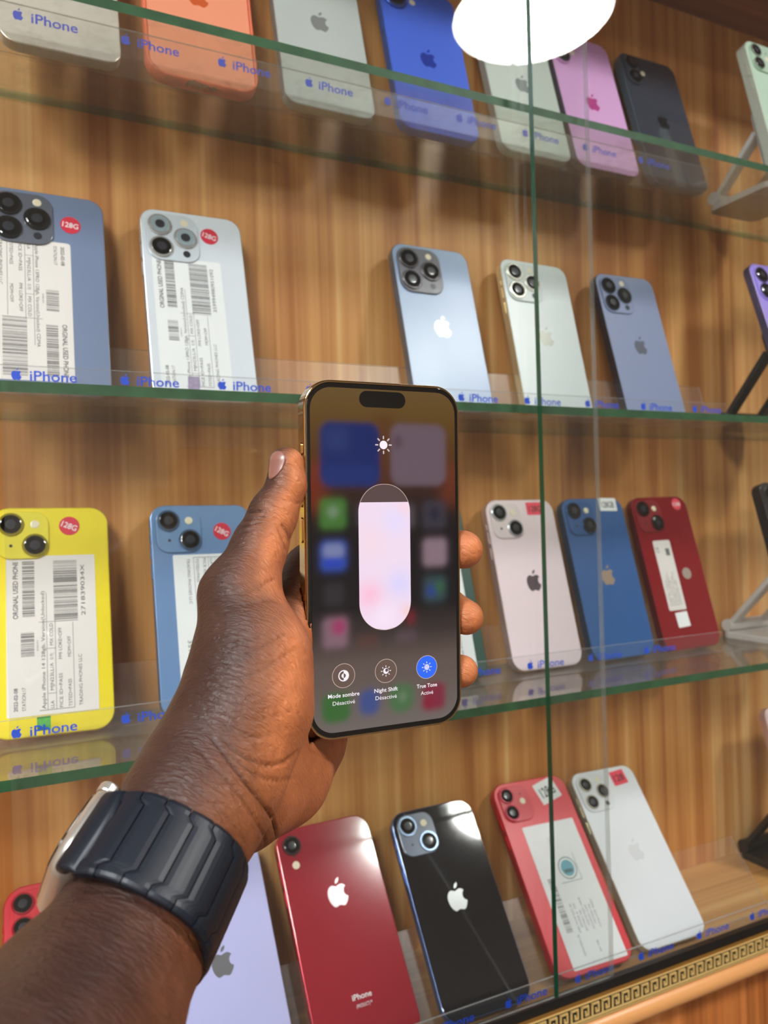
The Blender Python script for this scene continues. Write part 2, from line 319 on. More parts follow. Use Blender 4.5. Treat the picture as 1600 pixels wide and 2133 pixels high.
# ------------------------------------------------------------------ clear phone racks with printed lips
def unit_mesh():
    q = MB(); put_apple(q, 0, 0, .0072, 0, .00012); put_text(q, 'iPhone', .0072, -.0031, .0062, .0001, width=.0262, bold=True)
    return q.mesh('lettering', [M_INK])
UNIT = unit_mesh()
rack_lab = ['clear acrylic rack with blue lettering under the top row of phones', 'clear acrylic rack with blue lettering on the middle glass shelf', 'clear acrylic rack with blue lettering on the lower glass shelf', 'long clear acrylic rack with blue lettering on the wooden base board']
for k in range(4):
    y0, z0, t = ROW_Y[k], ROW_Z[k], ROW_T[k]; zb = z0 - .0081 * math.sin(t) - .0002; xa = -.22; xb = .60 if k == 3 else .585 if k != 1 else .60
    ly = y0 - .0135; L_ = .0655 if k == 3 else .041; th = .001; lh = .018 if k == 3 else .0155
    root = empty('phone_rack', Matrix.Translation((xa, y0, zb))); tag(root, rack_lab[k], 'phone rack')
    off = .0094; bt = z0 - zb
    def tr(P): return [(x - xa, y - y0, z - zb) for x, y, z in P]
    bx = lambda a, b, i=0: q.add(tr([(a[0], a[1], a[2]), (b[0], a[1], a[2]), (b[0], b[1], a[2]), (a[0], b[1], a[2]), (a[0], a[1], b[2]), (b[0], a[1], b[2]), (b[0], b[1], b[2]), (a[0], b[1], b[2])]),
                                 [(0, 3, 2, 1), (4, 5, 6, 7), (0, 1, 5, 4), (1, 2, 6, 5), (2, 3, 7, 6), (3, 0, 4, 7)], i)
    ye = y0 + off * math.cos(t) + .003
    q = MB(); bx((xa, ly, zb - .0008), (xb, ye, zb)); link('base', q.mesh('base', [M_ACRYL]), None, root)
    q = MB(); bx((xa, ly, zb), (xb, ly + th, z0 + lh)); q.box((0, ly - y0, z0 + lh - zb), (xb - xa, ly + th - y0, z0 + lh - zb + .0003), 1)
    link('lip', q.mesh('lip', [M_ACRYL, M_ACRE]), None, root)
    # leaning back plate
    st, ct = math.sin(t), math.cos(t); q = MB()
    def pp(x, s, o_): return (x, y0 + s * st + o_ * ct, z0 + s * ct - o_ * st)
    s0 = (zb - z0 + off * st) / ct + .0002
    P = [pp(xa, s0, off), pp(xb, s0, off), pp(xb, L_, off), pp(xa, L_, off), pp(xa, s0 + th * st / ct, off + th), pp(xb, s0 + th * st / ct, off + th), pp(xb, L_, off + th), pp(xa, L_, off + th)]
    P = tr(P)
    q.add(P, [(0, 1, 2, 3), (7, 6, 5, 4)], 0); q.add(P, [(3, 2, 6, 7), (1, 5, 6, 2), (0, 3, 7, 4), (0, 4, 5, 1)], 1)
    link('back_plate', q.mesh('back_plate', [M_ACRYL, M_ACRE]), None, root)
    xs = [.0080, .0025, -.0020, -.0032][k]
    for j in range(-3, 11):
        x = xs + j * .0616
        if x > xb - .035 and k != 3 and j > 8: continue
        if x + .034 > xb + .01: continue
        o = link('lettering', UNIT, None, root); o.matrix_local = Matrix.Translation((x - xa, ly - .0001 - y0, z0 + [.0090, .0100, .0080, .0105][k] - zb)) @ Matrix.Rotation(math.pi / 2, 4, 'X')

# ------------------------------------------------------------------ phones
def sticker(root, name, P, z, m_paper, pr=None, label=None, mats=None):
    q = MB(); q.prism(P, z, z + .00012); o = link(name, q.mesh(name, [m_paper]), None, root)
    if label: o['label'] = label
    if pr: link('print', pr.mesh('print', mats or [M_PRINT, M_GREYP, M_WHITE]), None, o)
    return o
def rot_quad(cx, cy, w, h, a, r=.0008):
    c, s = math.cos(a), math.sin(a); return [(cx + x * c - y * s, cy + x * s + y * c) for x, y in rrect(w, h, r, 3)]
def barcode(q, u0, u1, v0, v1, T, seed, z):
    r = random.Random(seed); u = u0
    while u < u1:
        w = r.choice((.22, .22, .4, .62)) * .001; a = [T(u, v0), T(min(u + w, u1), v0), T(min(u + w, u1), v1), T(u, v1)]
        q.add([(x, y, z) for x, y in a], [(0, 1, 2, 3)] if True else None, 0); u += w + r.choice((.25, .35, .55, .8)) * .001
def label_print(cx, cy, up, z, Lu=.100, Lv=.052, date='2022-02-08', model='Apple iPhone 13PRO 128gb, Version(Unlocked) CDMA', num='351855181750', seed=3):
    """the used-phone sticker; reads along the phone, upwards (up=1) or downwards (up=-1)"""
    q = MB(); a = math.pi / 2 * up; c, s = math.cos(a), math.sin(a); fx, fy = Lu / .100, Lv / .052
    def T(u, v): x, y = u * fx - Lu / 2, v * fy - Lv / 2; return (cx + x * c - y * s, cy + x * s + y * c)
    mm = .001
    def tx(st, u, v, h, w=None, b=False, i=0): x, y = T(u * mm, v * mm); put_text(q, st, x, y, h * mm, z, i, a, None if w is None else w * mm * fx, b)
    tx('ORGINAL USED PHONE', 60, 45.5, 3.0, 37, True); tx(date, 3, 46, 2.2, 14, True); tx('STATION:17', 3, 41.5, 2.2, 14)
    barcode(q, 61 * mm, 97 * mm, 36 * mm, 43 * mm, T, seed, z); barcode(q, 36 * mm, 51 * mm, 36.5 * mm, 44 * mm, T, seed + 1, z); tx('3518551817', 39, 34.2, 1.0)
    tx(model, 3, 30.5, 2.2, 74); tx('LLA', 3, 25.8, 2.1); tx('MJN23LL/A', 14, 25.8, 2.1, 17); tx('0.9|', 33, 25.8, 2.1, i=1); tx('MX COLD', 42, 25.8, 2.1, 14)
    tx('FICE ID=PASS', 3, 20.8, 2.1, 21); tx('FMI LOKE=OFF', 33, 20.8, 2.1, 20); tx('TSTED=PASS', 3, 15.6, 2.1, 17); tx('MDM=OFF', 34, 15.6, 2.1, 13)
    tx('TRADING PHONES LLC', 3, 9.4, 2.1, 32); barcode(q, 57 * mm, 97 * mm, 11 * mm, 25 * mm, T, seed + 2, z); tx(num, 60, 6.5, 2.6, 34)
    for (u0, v0, u1, v1) in ((2, 29.2, 76, 29.5), (2, 24.3, 58, 24.6), (2, 14.2, 2.4, 34), (2, 14.0, 56, 14.3), (12, 24.4, 12.3, 29.2), (40, 24.4, 40.3, 29.2), (57, 24.4, 57.3, 34)):
        A_ = [T(u0 * mm, v0 * mm), T(u1 * mm, v0 * mm), T(u1 * mm, v1 * mm), T(u0 * mm, v1 * mm)]; q.add([(x, y, z) for x, y in A_], [(0, 1, 2, 3)], 1)
    return q
def lens(root, x, y, r, z, ring, glassm=None, ringr=1.22, rise=.0012):
    q = MB(); q.rings([[(a, b, zz) for a, b in circ(rr, 32, x, y)] for rr, zz in ((r * ringr, z), (r * ringr, z + rise * .8), (r * ringr * .96, z + rise), (r * 1.02, z + rise))], cap=False); q.plate(circ(r * 1.02, 32, x, y), z + rise)
    o = link('lens', q.mesh('lens', [ring]), None, root)
    q = MB(); q.rings([[(a, b, zz) for a, b in circ(rr, 32, x, y)] for rr, zz in ((r, z + rise), (r, z + rise + .0002), (r * .93, z + rise + .00035))])
    link('lens_glass', q.mesh('lens_glass', [glassm or M_LENS]), None, o)
    q = MB(); q.rings([[(a, b, z + rise + .00036 + k * .00004) for a, b in circ(r * rr, 24, x, y)] for k, rr in enumerate((.5, .42, .2))]); link('lens_core', q.mesh('lens_core', [M_LENSC]), None, o)
def flash(root, x, y, r, z):
    q = MB(); q.rings([[(a, b, zz) for a, b in circ(rr, 20, x, y)] for rr, zz in ((r, z), (r, z + .0003), (r * .7, z + .0005))]); link('flash', q.mesh('flash', [M_FLASH]), None, root)
def mic(root, x, y, r, z):
    q = MB(); q.rings([[(a, b, zz) for a, b in circ(r, 14, x, y)] for zz in (z, z + .0002)]); link('sensor', q.mesh('sensor', [M_LENSC]), None, root)
def make_phone(key, label, M, W_, H_, back, frame, camk, logo=None, rough=.42, coat=.3, r=.0105, bev=.0006, fmetal=.6, group='phones on the display racks', lensmat=None, bump=None, logo_y=.5, logo_h=.0185, ring=None, T_=.0078):
    root = empty('smartphone', M); tag(root, label, 'phone', group)
    mf = plain('frame_' + key, frame, .28, fmetal, coat=.2); mb_ = plain('back_' + key, back, rough, 0, coat=coat, noise=.02, scale=25)
    mring = plain('ring_' + key, ring or tuple(int(v * .8) for v in frame), .2, .7); mbump = plain('bump_' + key, bump or back, .15, 0, coat=.8)
    q = MB(); q.rings(slab(W_, H_, -T_, 0, r, bev, 0, H_ / 2)); link('body', q.mesh('body', [mf], False), None, root)
    q = MB(); q.rings([[(x, y, z) for x, y in rrect(W_ - 2 * i_, H_ - 2 * i_, r - i_, 8, 0, H_ / 2)] for i_, z in ((bev * .9, -.0002), (bev * .9, .0001), (bev * 1.3, .0002))]); link('back_cover', q.mesh('back_cover', [mb_]), None, root)
    for (yb, hb) in ((H_ - .052, .010), (H_ - .038, .010), (H_ - .026, .005)):      # buttons on the side seen from behind
        q = MB(); q.box((-W_ / 2 - .0005, yb, -.0055), (-W_ / 2 + .0001, yb + hb, -.0026)); link('button', q.mesh('button', [mf]), None, root)
    z = .0002; xl = -W_ / 2; yt = H_
    def bumpo(w, h, rr, x, y, rise=.0014):
        q = MB(); q.rings(slab(w, h, z - .0001, z + rise, rr, .0005, x, y, 6)); link('camera_bump', q.mesh('camera_bump', [mbump]), None, root); return z + rise
    if camk in ('pro', 'probig'):
        s = 1.0 if camk == 'pro' else 1.09
        w = .0362 * s; cx, cy = xl + .0034 + w / 2, yt - .0034 - w * 1.04 / 2; zz = bumpo(w, w * 1.04, .0095 * s, cx, cy); R_ = .0067 * s
        d = .0086 * s
        lm = lensmat or [M_LENS] * 3
        lens(root, cx - d, cy + d * 1.02, R_, zz, mring, lm[0]); lens(root, cx - d, cy - d * 1.02, R_, zz, mring, lm[1]); lens(root, cx + d * .98, cy, R_, zz, mring, lm[2])
        flash(root, cx + d, cy + d * 1.45, .0027, zz); mic(root, cx + d, cy - d * 1.45, .0026, zz)
    elif camk == 'pro12':
        w = .033; cx, cy = xl + .0032 + w / 2, yt - .0032 - w / 2; zz = bumpo(w, w, .0085, cx, cy); d = .0078
        for dx, dy in ((-d, d), (-d, -d), (d, 0)): lens(root, cx + dx, cy + dy, .0052, zz, mring)
        flash(root, cx + d, cy + d * 1.4, .0024, zz); mic(root, cx + d, cy - d * 1.4, .0022, zz)
    elif camk == 'diag':
        w = .031; cx, cy = xl + .0036 + w / 2, yt - .0036 - w / 2; zz = bumpo(w, w * 1.02, .0085, cx, cy); d = .0071
        lens(root, cx - d, cy + d, .0063, zz, mring); lens(root, cx + d, cy - d, .0063, zz, mring); flash(root, cx + d, cy + d, .0027, zz); mic(root, cx - d, cy - d, .0010, zz)
    elif camk == 'vert':
        w = .030; cx, cy = xl + .0036 + w / 2, yt - .0036 - w / 2; zz = bumpo(w, w, .0085, cx, cy); d = .0072
        lens(root, cx - d, cy + d, .0056, zz, mring); lens(root, cx - d, cy - d, .0056, zz, mring); flash(root, cx + d * .95, cy + .001, .0027, zz); mic(root, cx + d * .9, cy + d, .0008, zz)
    elif camk == 'pill':
        cx, cy = xl + .0125, yt - .020; zz = bumpo(.0165, .033, .0082, cx, cy, .002)
        lens(root, cx, cy + .0082, .0058, zz, mring); lens(root, cx, cy - .0082, .0058, zz, mring); flash(root, cx + .0135, cy, .0027, z)
    elif camk == 'one':
        lens(root, xl + .0115, yt - .0125, .0058, z, mring); flash(root, xl + .0118, yt - .0265, .0028, z); mic(root, xl + .0118, yt - .0205, .0007, z)
    elif camk == 'onebig':
        lens(root, xl + .0140, yt - .0185, .0074, z, mring, ringr=1.4, rise=.0018); flash(root, xl + .0300, yt - .0175, .0028, z); mic(root, xl + .0250, yt - .0185, .0007, z)
    if logo:
        q = MB(); put_apple(q, 0, H_ * logo_y, logo_h, z, z + .00008); link('logo', q.mesh('logo', [plain('logo_' + key, logo, .22, .25)]), None, root)
    return root
def row_matrix(row, x, roll=0.0, W_=.0715, raise_=0.0, t=None, dy=0.0):
    t = ROW_T[row - 1] if t is None else t; st, ct = math.sin(t), math.cos(t)
    M = Matrix(((1, 0, 0, x), (0, st, -ct, ROW_Y[row - 1] + dy), (0, ct, st, ROW_Z[row - 1] + raise_), (0, 0, 0, 1)))
    return M @ Matrix.Rotation(roll, 4, 'Z') @ Matrix.Translation((0, abs(math.sin(roll)) * W_ / 2 * .8, 0))
def round_tag(root, x, y, txt='128G', mt=None, r=.0064, rot=-.12):
    q = MB(); put_text(q, txt, x, y, r * .62, .00045, 2, rot, r * 1.55, True, True); sticker(root, 'round_sticker', circ(r, 26, x, y), .0003, mt or M_RED, q)
def rect_tag(root, x, y, w, h, mt, txt, rot=0.0, dark=True):
    q = MB(); put_text(q, txt, x, y, h * .48, .00045, 0 if dark else 2, rot, w * .7, True, True); sticker(root, 'price_sticker', rot_quad(x, y, w, h, rot), .0003, mt, q)
W0, H0 = .0715, .1467; XW, XH = .0757, .1509
LBL = .0003
# --- top row
ph = make_phone('beige', 'pale beige phone, far left of the top row', row_matrix(1, .0332), W0, H0, (222, 212, 202), (200, 190, 180), 'diag', (190, 180, 172))
ph = make_phone('coral', 'coral orange phone in a coral case on the top row', row_matrix(1, .1226, -.0173), W0 + .001, H0 + .002, (252, 158, 122), (255, 138, 104), 'vert', (240, 108, 52), r=.012, fmetal=0, logo_y=.497)
# clear tape on the coral phone's foot
# raised rubber rim of its case
q = MB(); a = rrect(W0 + .0044, H0 + .0044, .0145, 8, 0, (H0 + .002) / 2); b = rrect(W0 + .0010, H0 + .0010, .0125, 8, 0, (H0 + .002) / 2)
n = len(a); V = [(x, y, -.0082) for x, y in a] + [(x, y, .0008) for x, y in a] + [(x, y, .0008) for x, y in b] + [(x, y, .0001) for x, y in b]
q.add(V, [(k * n + j, k * n + (j + 1) % n, (k + 1) * n + (j + 1) % n, (k + 1) * n + j) for k in range(3) for j in range(n)])
link('case_rim', q.mesh('case_rim', [plain('coral_rubber', (255, 128, 92), .35, coat=.3)], True), None, ph)
make_phone('silver', 'silver grey phone between the coral and the blue phone', row_matrix(1, .2158, -.0043), W0, H0, (190, 196, 192), (200, 204, 200), 'diag', (150, 152, 150), logo_y=.555)
make_phone('ultrablue', 'bright blue phone with one large lens on the top row', row_matrix(1, .3081, -.009), W0, H0, (66, 104, 222), (90, 130, 230), 'onebig', (40, 66, 178), rough=.35)
make_phone('mist', 'pale grey-green phone half hidden by the lamp reflection, top row', row_matrix(1, .4010), W0, H0, (196, 206, 196), (210, 214, 206), 'diag', (150, 160, 156))
make_phone('pink', 'orchid pink phone on the top row beside the black phone', row_matrix(1, .4785, .0047), W0, H0, (224, 166, 222), (110, 100, 112), 'pill', (206, 78, 156), rough=.35)
make_phone('night', 'black phone with two stacked lenses, last on the top rack', row_matrix(1, .5642, .0055), W0, H0, (58, 66, 80), (120, 134, 150), 'pill', (20, 22, 28), rough=.12, coat=1, ring=(30, 32, 40))
# --- second row
p2 = make_phone('graphiteblue', 'slate blue phone with dark lenses and a barcode label, far left second row', row_matrix(2, .0220, -.0079), W0, H0, (112, 128, 160), (120, 126, 140), 'pro', bump=(92, 96, 108), ring=(60, 58, 60))
round_tag(p2, .0145, H0 - .0225)
cx, cy = -.0120, H0 - .037 - .050
sticker(p2, 'barcode_label', rrect(.052, .100, .002, 3, cx, cy), LBL, M_PAPER, label_print(cx, cy, -1, .00045), 'white barcode label reading downwards')
p2 = make_phone('silverpro', 'silver white phone with three lenses and a barcode label, second row', row_matrix(2, .1193, .0039), W0, H0, (218, 224, 232), (206, 206, 206), 'pro', lensmat=[M_LENSG, M_LENS, M_LENSG], bump=(206, 214, 222), ring=(225, 225, 222))
round_tag(p2, .0120, H0 - .0170, rot=-.3)
cx, cy = -.0060, H0 - .038 - .050
sticker(p2, 'barcode_label', rrect(.048, .100, .002, 3, cx, cy), LBL, M_PAPERW, label_print(cx, cy, 1, .00045, Lv=.048, num='359994980951092', seed=8), 'white barcode label reading upwards')
make_phone('skyblue', 'light steel blue phone with a pale logo on the second row above the held phone', row_matrix(2, .3146, -.0026), W0, .1475, (136, 160, 196), (104, 110, 124), 'probig', (214, 236, 242), rough=.3, bump=(98, 96, 108), ring=(84, 80, 84))
make_phone('whitegold', 'white phone with gold edge, split by the door edge, second row', row_matrix(2, .4170, -.020), W0, H0, (214, 222, 222), (232, 214, 168), 'pro', (190, 190, 180), bump=(212, 220, 216), ring=(226, 224, 212), rough=.3)
make_phone('sierrablue', 'blue-grey phone with three dark lenses, right end of the second row rack', row_matrix(2, .5273, .0168), W0, H0, (132, 144, 178), (62, 58, 70), 'pro', (112, 116, 132), ring=(66, 70, 84), rough=.3)
# --- third row
p3 = make_phone('yellow', 'bright yellow phone with a barcode label, far left of the third row', row_matrix(3, .0190, -.0150), W0, H0, (236, 214, 12), (230, 208, 30), 'diag', bump=(236, 220, 60), ring=(205, 190, 60), r=.0115)
round_tag(p3, .0115, H0 - .0130, rot=-.4)
cx, cy = .0000, H0 - .033 - .0505
sticker(p3, 'barcode_label', rrect(.053, .101, .001, 3, cx, cy), LBL, M_PAPER, label_print(cx, cy, 1, .00045, Lv=.053, model='Apple iPhone 14 128gb, Version(Unlocked)', num='271839034X', seed=14), 'white barcode label on yellow')
p3 = make_phone('softblue', 'powder blue phone with a barcode label, partly behind the thumb', row_matrix(3, .1193, -.0102), W0, H0, (106, 140, 186), (112, 144, 188), 'diag', bump=(112, 148, 192), ring=(110, 140, 180))
round_tag(p3, .0140, H0 - .0200, '128G', rot=-.5)
cx, cy = .0040, H0 - .0365 - .0500
sticker(p3, 'barcode_label', rrect(.052, .100, .001, 3, cx, cy), LBL, M_PAPERW, label_print(cx, cy, -1, .00045, seed=21), 'white barcode label on blue')
p3 = make_phone('pine', 'dark green phone mostly hidden behind the held phone', row_matrix(3, .3020), W0, H0, (42, 78, 68), (38, 62, 56), 'pro')
cx, cy = -.0010, H0 - .040 - .050
sticker(p3, 'barcode_label', rrect(.054, .098, .001, 3, cx, cy), LBL, M_PAPERW, label_print(cx, cy, 1, .00045, seed=31))
p3 = make_phone('blush', 'pale pink phone with two diagonal lenses on the third row', row_matrix(3, .3977, -.004), W0, H0, (236, 216, 220), (196, 176, 172), 'diag', (104, 90, 96), r=.0118, rough=.3, bump=(232, 216, 216), ring=(214, 216, 222))
rect_tag(p3, .0160, H0 - .0085, .0185, .0115, M_PINKR, '128G')
p3 = make_phone('oceanblue', 'deep blue phone with a white price sticker on the third row', row_matrix(3, .4801, .0064), W0, H0, (34, 88, 150), (30, 70, 110), 'diag', (178, 158, 138), r=.0118, ring=(24, 60, 96))
rect_tag(p3, .0185, H0 - .0065, .0205, .0125, M_PAPERW, '128GB', -.03)
p3 = make_phone('ruby', 'deep red phone with white labels, right end of the third row rack', row_matrix(3, .5634, .0125), W0, H0, (138, 14, 30), (120, 14, 26), 'diag', r=.0118, ring=(80, 10, 18), rough=.15, coat=1)
round_tag(p3, .0225, H0 - .0080, '128', M_PINKR, .0058, 0)
q = MB(); cx, cy = -.0095, .0700; z = .00045
put_text(q, 'CE', cx - .0055, cy + .0215, .0036, z, 1, math.pi / 2, bold=True); q.add([(cx + a_, cy + b_, z) for a_, b_ in ((.0025, .0185), (.0075, .0185), (.0075, .0255), (.0025, .0255))], [(0, 1, 2, 3)], 1)
for j_ in range(7):
    put_text(q, ['MODEL A2633', 'IMEI 35 185551', 'SN 17508841', 'MLPJ3LL/A', 'RATED 5V 2.4A', 'DESIGNED ABROAD', 'ASSEMBLED'][j_], cx - .0065 + j_ * .0022, cy - .029, .0014, z, 1, math.pi / 2, .024 + (j_ % 3) * .004)
sticker(p3, 'info_label', rrect(.0215, .067, .0015, 3, cx, cy), LBL, M_PAPER, q)
q = MB(); sticker(p3, 'white_patch', rot_quad(-.0065, .0275, .0150, .0140, .05), LBL, M_PAPERW)
q = MB(); q.prism(circ(.0056, 20, .013, .0700), LBL, .00038); link('logo_film', q.mesh('logo_film', [plain('silver_film', (186, 172, 160), .3, .3)]), None, p3)
# --- bottom row
p4 = make_phone('scarlet', 'red phone with two stacked lenses, bottom left corner behind the forearm', row_matrix(4, .0255), XW, XH, (196, 22, 40), (190, 20, 36), 'vert', r=.0125, bump=(206, 34, 52), ring=(224, 60, 80), rough=.4, coat=.3)
make_phone('lavender', 'lavender phone behind the watch strap in the bottom row', row_matrix(4, .1185), XW, XH, (180, 180, 230), (170, 168, 200), 'vert', (118, 118, 124), r=.0125, rough=.4, coat=.3)
p4 = make_phone('crimson', 'dark crimson phone with one lens and white lettering in the bottom row', row_matrix(4, .2075, .0033, t=.645), XW, XH, (160, 24, 46), (180, 40, 56), 'one', (214, 206, 210), r=.0125, rough=.12, coat=1, logo_y=.655, logo_h=.0195, ring=(70, 40, 46))
q = MB(); put_text(q, 'iPhone', 0, .0330, .0036, .00032, 0, 0, .0145, True, True); put_text(q, '(PRODUCT)™', .0004, .0275, .0022, .00032, 0, 0, .0118, False, True); link('lettering', q.mesh('lettering', [M_WHITE]), None, p4)
make_phone('midnight', 'glossy black phone with a blue frame in the bottom row', row_matrix(4, .2977, -.0111, t=.645, dy=-.0030) @ Matrix.Rotation(math.radians(-4.2), 4, 'Y'), W0, H0, (20, 22, 28), (96, 122, 176), 'diag', (214, 216, 218), r=.0118, rough=.05, coat=1, bump=(96, 108, 132), ring=(150, 172, 205), logo_y=.52, logo_h=.0195)
p4 = make_phone('cherry', 'red phone with a stamped white label in the bottom row', row_matrix(4, .3981, -.0259), XW, XH, (222, 26, 48), (204, 28, 46), 'vert', r=.0125, bump=(214, 40, 60), ring=(150, 50, 66), rough=.35)
rect_tag(p4, .0165, XH - .0125, .0225, .0185, M_PAPERW, '128G', .25)
cx, cy = .0030, .0575; q = MB(); z = .00045; cB = plain('teal_stamp', (112, 176, 192), .6); cR = plain('teal_stamp_line', (90, 120, 128), .6)
for r0, r1 in ((.0088, .0080),):
    V = [(x, y, z) for x, y in circ(r0, 40, cx + .004, cy + .017)] + [(x, y, z) for x, y in circ(r1, 40, cx + .004, cy + .017)]; q.add(V, [(k, (k + 1) % 40, 40 + (k + 1) % 40, 40 + k) for k in range(40)], 4)
q.plate(circ(.0064, 30, cx + .004, cy + .017), z, 3)
for rr in (.0035,): q.plate([(cx + .004 + a_, cy + .0148 + b_) for a_, b_ in rrect(.0085, .0028, .0005, 2)], z + .0001, 4)
for (a0, b0, a1, b1) in ((-.0065, .0065, .0140, .0069), (.0136, .0065, .0140, .0280)): q.add([(cx + a0, cy + b0, z), (cx + a1, cy + b0, z), (cx + a1, cy + b1, z), (cx + a0, cy + b1, z)], [(0, 1, 2, 3)], 4)
barcode(q, -.028, .012, -.019, -.0130, lambda u, v: (cx + v, cy + u), 77, z)
for j_, st in enumerate(['IMEI 3518 5551 81', 'GRADE A   MX', 'BATTERY 100', 'UNLOCKED 128GB', 'ICLOUD OFF', 'TESTED OK', 'COLOR RED']):
    put_text(q, st, cx - .006 + j_ * .0034, cy - .030 + (j_ % 2) * .003, .0018, z, 1, math.pi / 2, .021 - (j_ % 3) * .003)
put_text(q, 'MWL92LL/A', cx - .009, cy - .046, .0020, z, 1, math.pi / 2, .015); put_text(q, '64 GB', cx + .006, cy - .046, .0018, z, 1, math.pi / 2, .008); put_text(q, 'TRADING LLC', cx - .003, cy + .030, .0018, z, 1, math.pi / 2, .013)
sticker(p4, 'stamped_label', rrect(.0525, .1085, .0012, 3, cx + .0015, cy + .0005), LBL, M_PAPERW, q, 'white label with a round teal stamp', [M_PRINT, M_GREYP, M_WHITE, cB, cR])
p4 = make_phone('pearl', 'plain white phone with three lenses, right end of the bottom row', row_matrix(4, .4795, -.0200), W0, H0, (226, 228, 232), (214, 204, 176), 'pro12', (238, 239, 242), ring=(226, 220, 200), rough=.35)
rect_tag(p4, .0165, H0 - .0105, .0165, .0130, M_PINKR, '128', .08)

# ------------------------------------------------------------------ stands at the right end
M_STW = plain('white_plastic', (214, 210, 204), .4); M_STB = plain('black_plastic', (26, 25, 25), .4)
def xbar(q, A, B, w, h, i=0):
    """bar from A to B in the y-z plane thickened, w along x"""
    A = Vector(A); B = Vector(B); d = (B - A).normalized(); s_ = Vector((0, -d.z, d.y)); s_ = s_.normalized() if s_.length > 1e-6 else Vector((0, 1, 0)); x_ = d.cross(s_).normalized()
    rings = []
    for P in (A, B): rings.append([tuple(P + x_ * (a * w / 2) + s_ * (b * h / 2)) for a, b in rrect(2, 2, .35, 3)])
    q.rings(rings, i)
def stand_with_phone(label, plabel, mt, xc, zt, yb, zb, t, y0, y1, key, back, frame, camk, logo, T_=.0078, **kw):
    """folding stand: base plate, rear hinge, two bars rising forward to a tray that carries the phone"""
    root = empty('phone_stand', Matrix.Translation((xc, y0, zt))); tag(root, label, 'phone stand', 'folding phone stands'); st, ct = math.sin(t), math.cos(t)
    L0 = lambda P: [(x, y - y0, z - zt) for x, y, z in P]; ym = (y0 + y1) / 2
    q = MB(); q.rings([L0([(a, b, z + zt) for a, b in rrect(.068 - 2 * i_, y1 - y0 - 2 * i_, .010, 5, 0, ym)]) for i_, z in ((0, .0002), (0, .0050), (.0015, .0065))]); link('base', q.mesh('base', [mt]), None, root)
    q = MB(); q.rings([L0([(a_, y1 - .007 + b, zt + .0125 + c) for b, c in circ(.0062, 18)]) for a_ in (-.033, .033)]); link('hinge', q.mesh('hinge', [mt], False), None, root)
    def pl(a, s_, o): return (a, yb + s_ * st + o * ct, zb + s_ * ct - o * st)
    e = pl(0, .058, T_ + .0050)
    for dx in (-.026, .020):
        q = MB(); q.rings([L0([(dx + a, P[0] + b, P[1] + b * .4) for a, b in rrect(.012, .0055, .002, 3)]) for P in ((y1 - .007, zt + .0125), (e[1], e[2]))]); link('arm', q.mesh('arm', [mt]), None, root)
    q = MB(); q.rings([L0([pl(a, b, o) for a, b in rrect(.064, .084, .012, 5, 0, .040)]) for o in (T_ + .0012, T_ + .0040)]); link('tray', q.mesh('tray', [mt]), None, root)
    for sx in (-.020, .020):
        q = MB(); q.rings([L0([pl(sx + a, b, o) for a, b in rrect(.013, .0028, .0012, 3, 0, -.0020)]) for o in (-.0045, T_ + .0040)]); q.rings([L0([pl(sx + a, b, o) for a, b in rrect(.013, .010, .002, 3, 0, .0012)]) for o in (-.0065, -.0045)])
        link('hook', q.mesh('hook', [mt]), None, root)
    M = Matrix(((1, 0, 0, xc), (0, st, -ct, yb), (0, ct, st, zb), (0, 0, 0, 1)))
    return make_phone(key, plabel, M, W0, H0, back, frame, camk, logo, T_=T_, **kw)
stand_with_phone('white plastic folding stand under the mint phone, top right', 'mint green phone on a white stand, top right corner', M_STW, .6640, SHELF_TOP[0], .4660, .2990, .232, .476, .549, 'mint', (196, 222, 200), (214, 220, 200), 'vert', (150, 160, 150), ring=(196, 214, 196), T_=.0105, fmetal=.1)
stand_with_phone('black plastic folding stand under the purple phone, second row right', 'light purple phone on a black stand, right edge of the second row', M_STB, .6770, SHELF_TOP[1], .4700, .0960, .300, .482, .556, 'purple', (168, 146, 240), (104, 98, 134), 'pro', (150, 130, 200))
stand_with_phone('white plastic folding stand under the charcoal phone, third row right', 'charcoal phone on a white stand, right edge of the third row', M_STW, .6850, SHELF_TOP[2], .4760, -.1175, .270, .490, .566, 'charcoal', (40, 38, 40), (34, 32, 34), 'diag', (80, 80, 80), T_=.0105)
stand_with_phone('black plastic folding stand in the bottom right corner', 'pale pink phone on a black stand, right edge above the base board', M_STB, .7000, -.3602, .4860, -.3405, .300, .494, .567, 'rose', (232, 206, 204), (220, 190, 186), 'diag', (200, 170, 170))

# ------------------------------------------------------------------ held phone (camera-right, up, ahead in metres -> world)
HW, HH, HT = .0715, .1475, .00785
Pc = Vector((.9647e-3, -19.416e-3, 324.35e-3)); ha = Vector((.913, .015, .407)).normalized(); hb = Vector((-.011, 1.0, -.013)); hb = (hb - ha * hb.dot(ha)).normalized(); hn = ha.cross(hb)
if hn.z > 0: hn = -hn
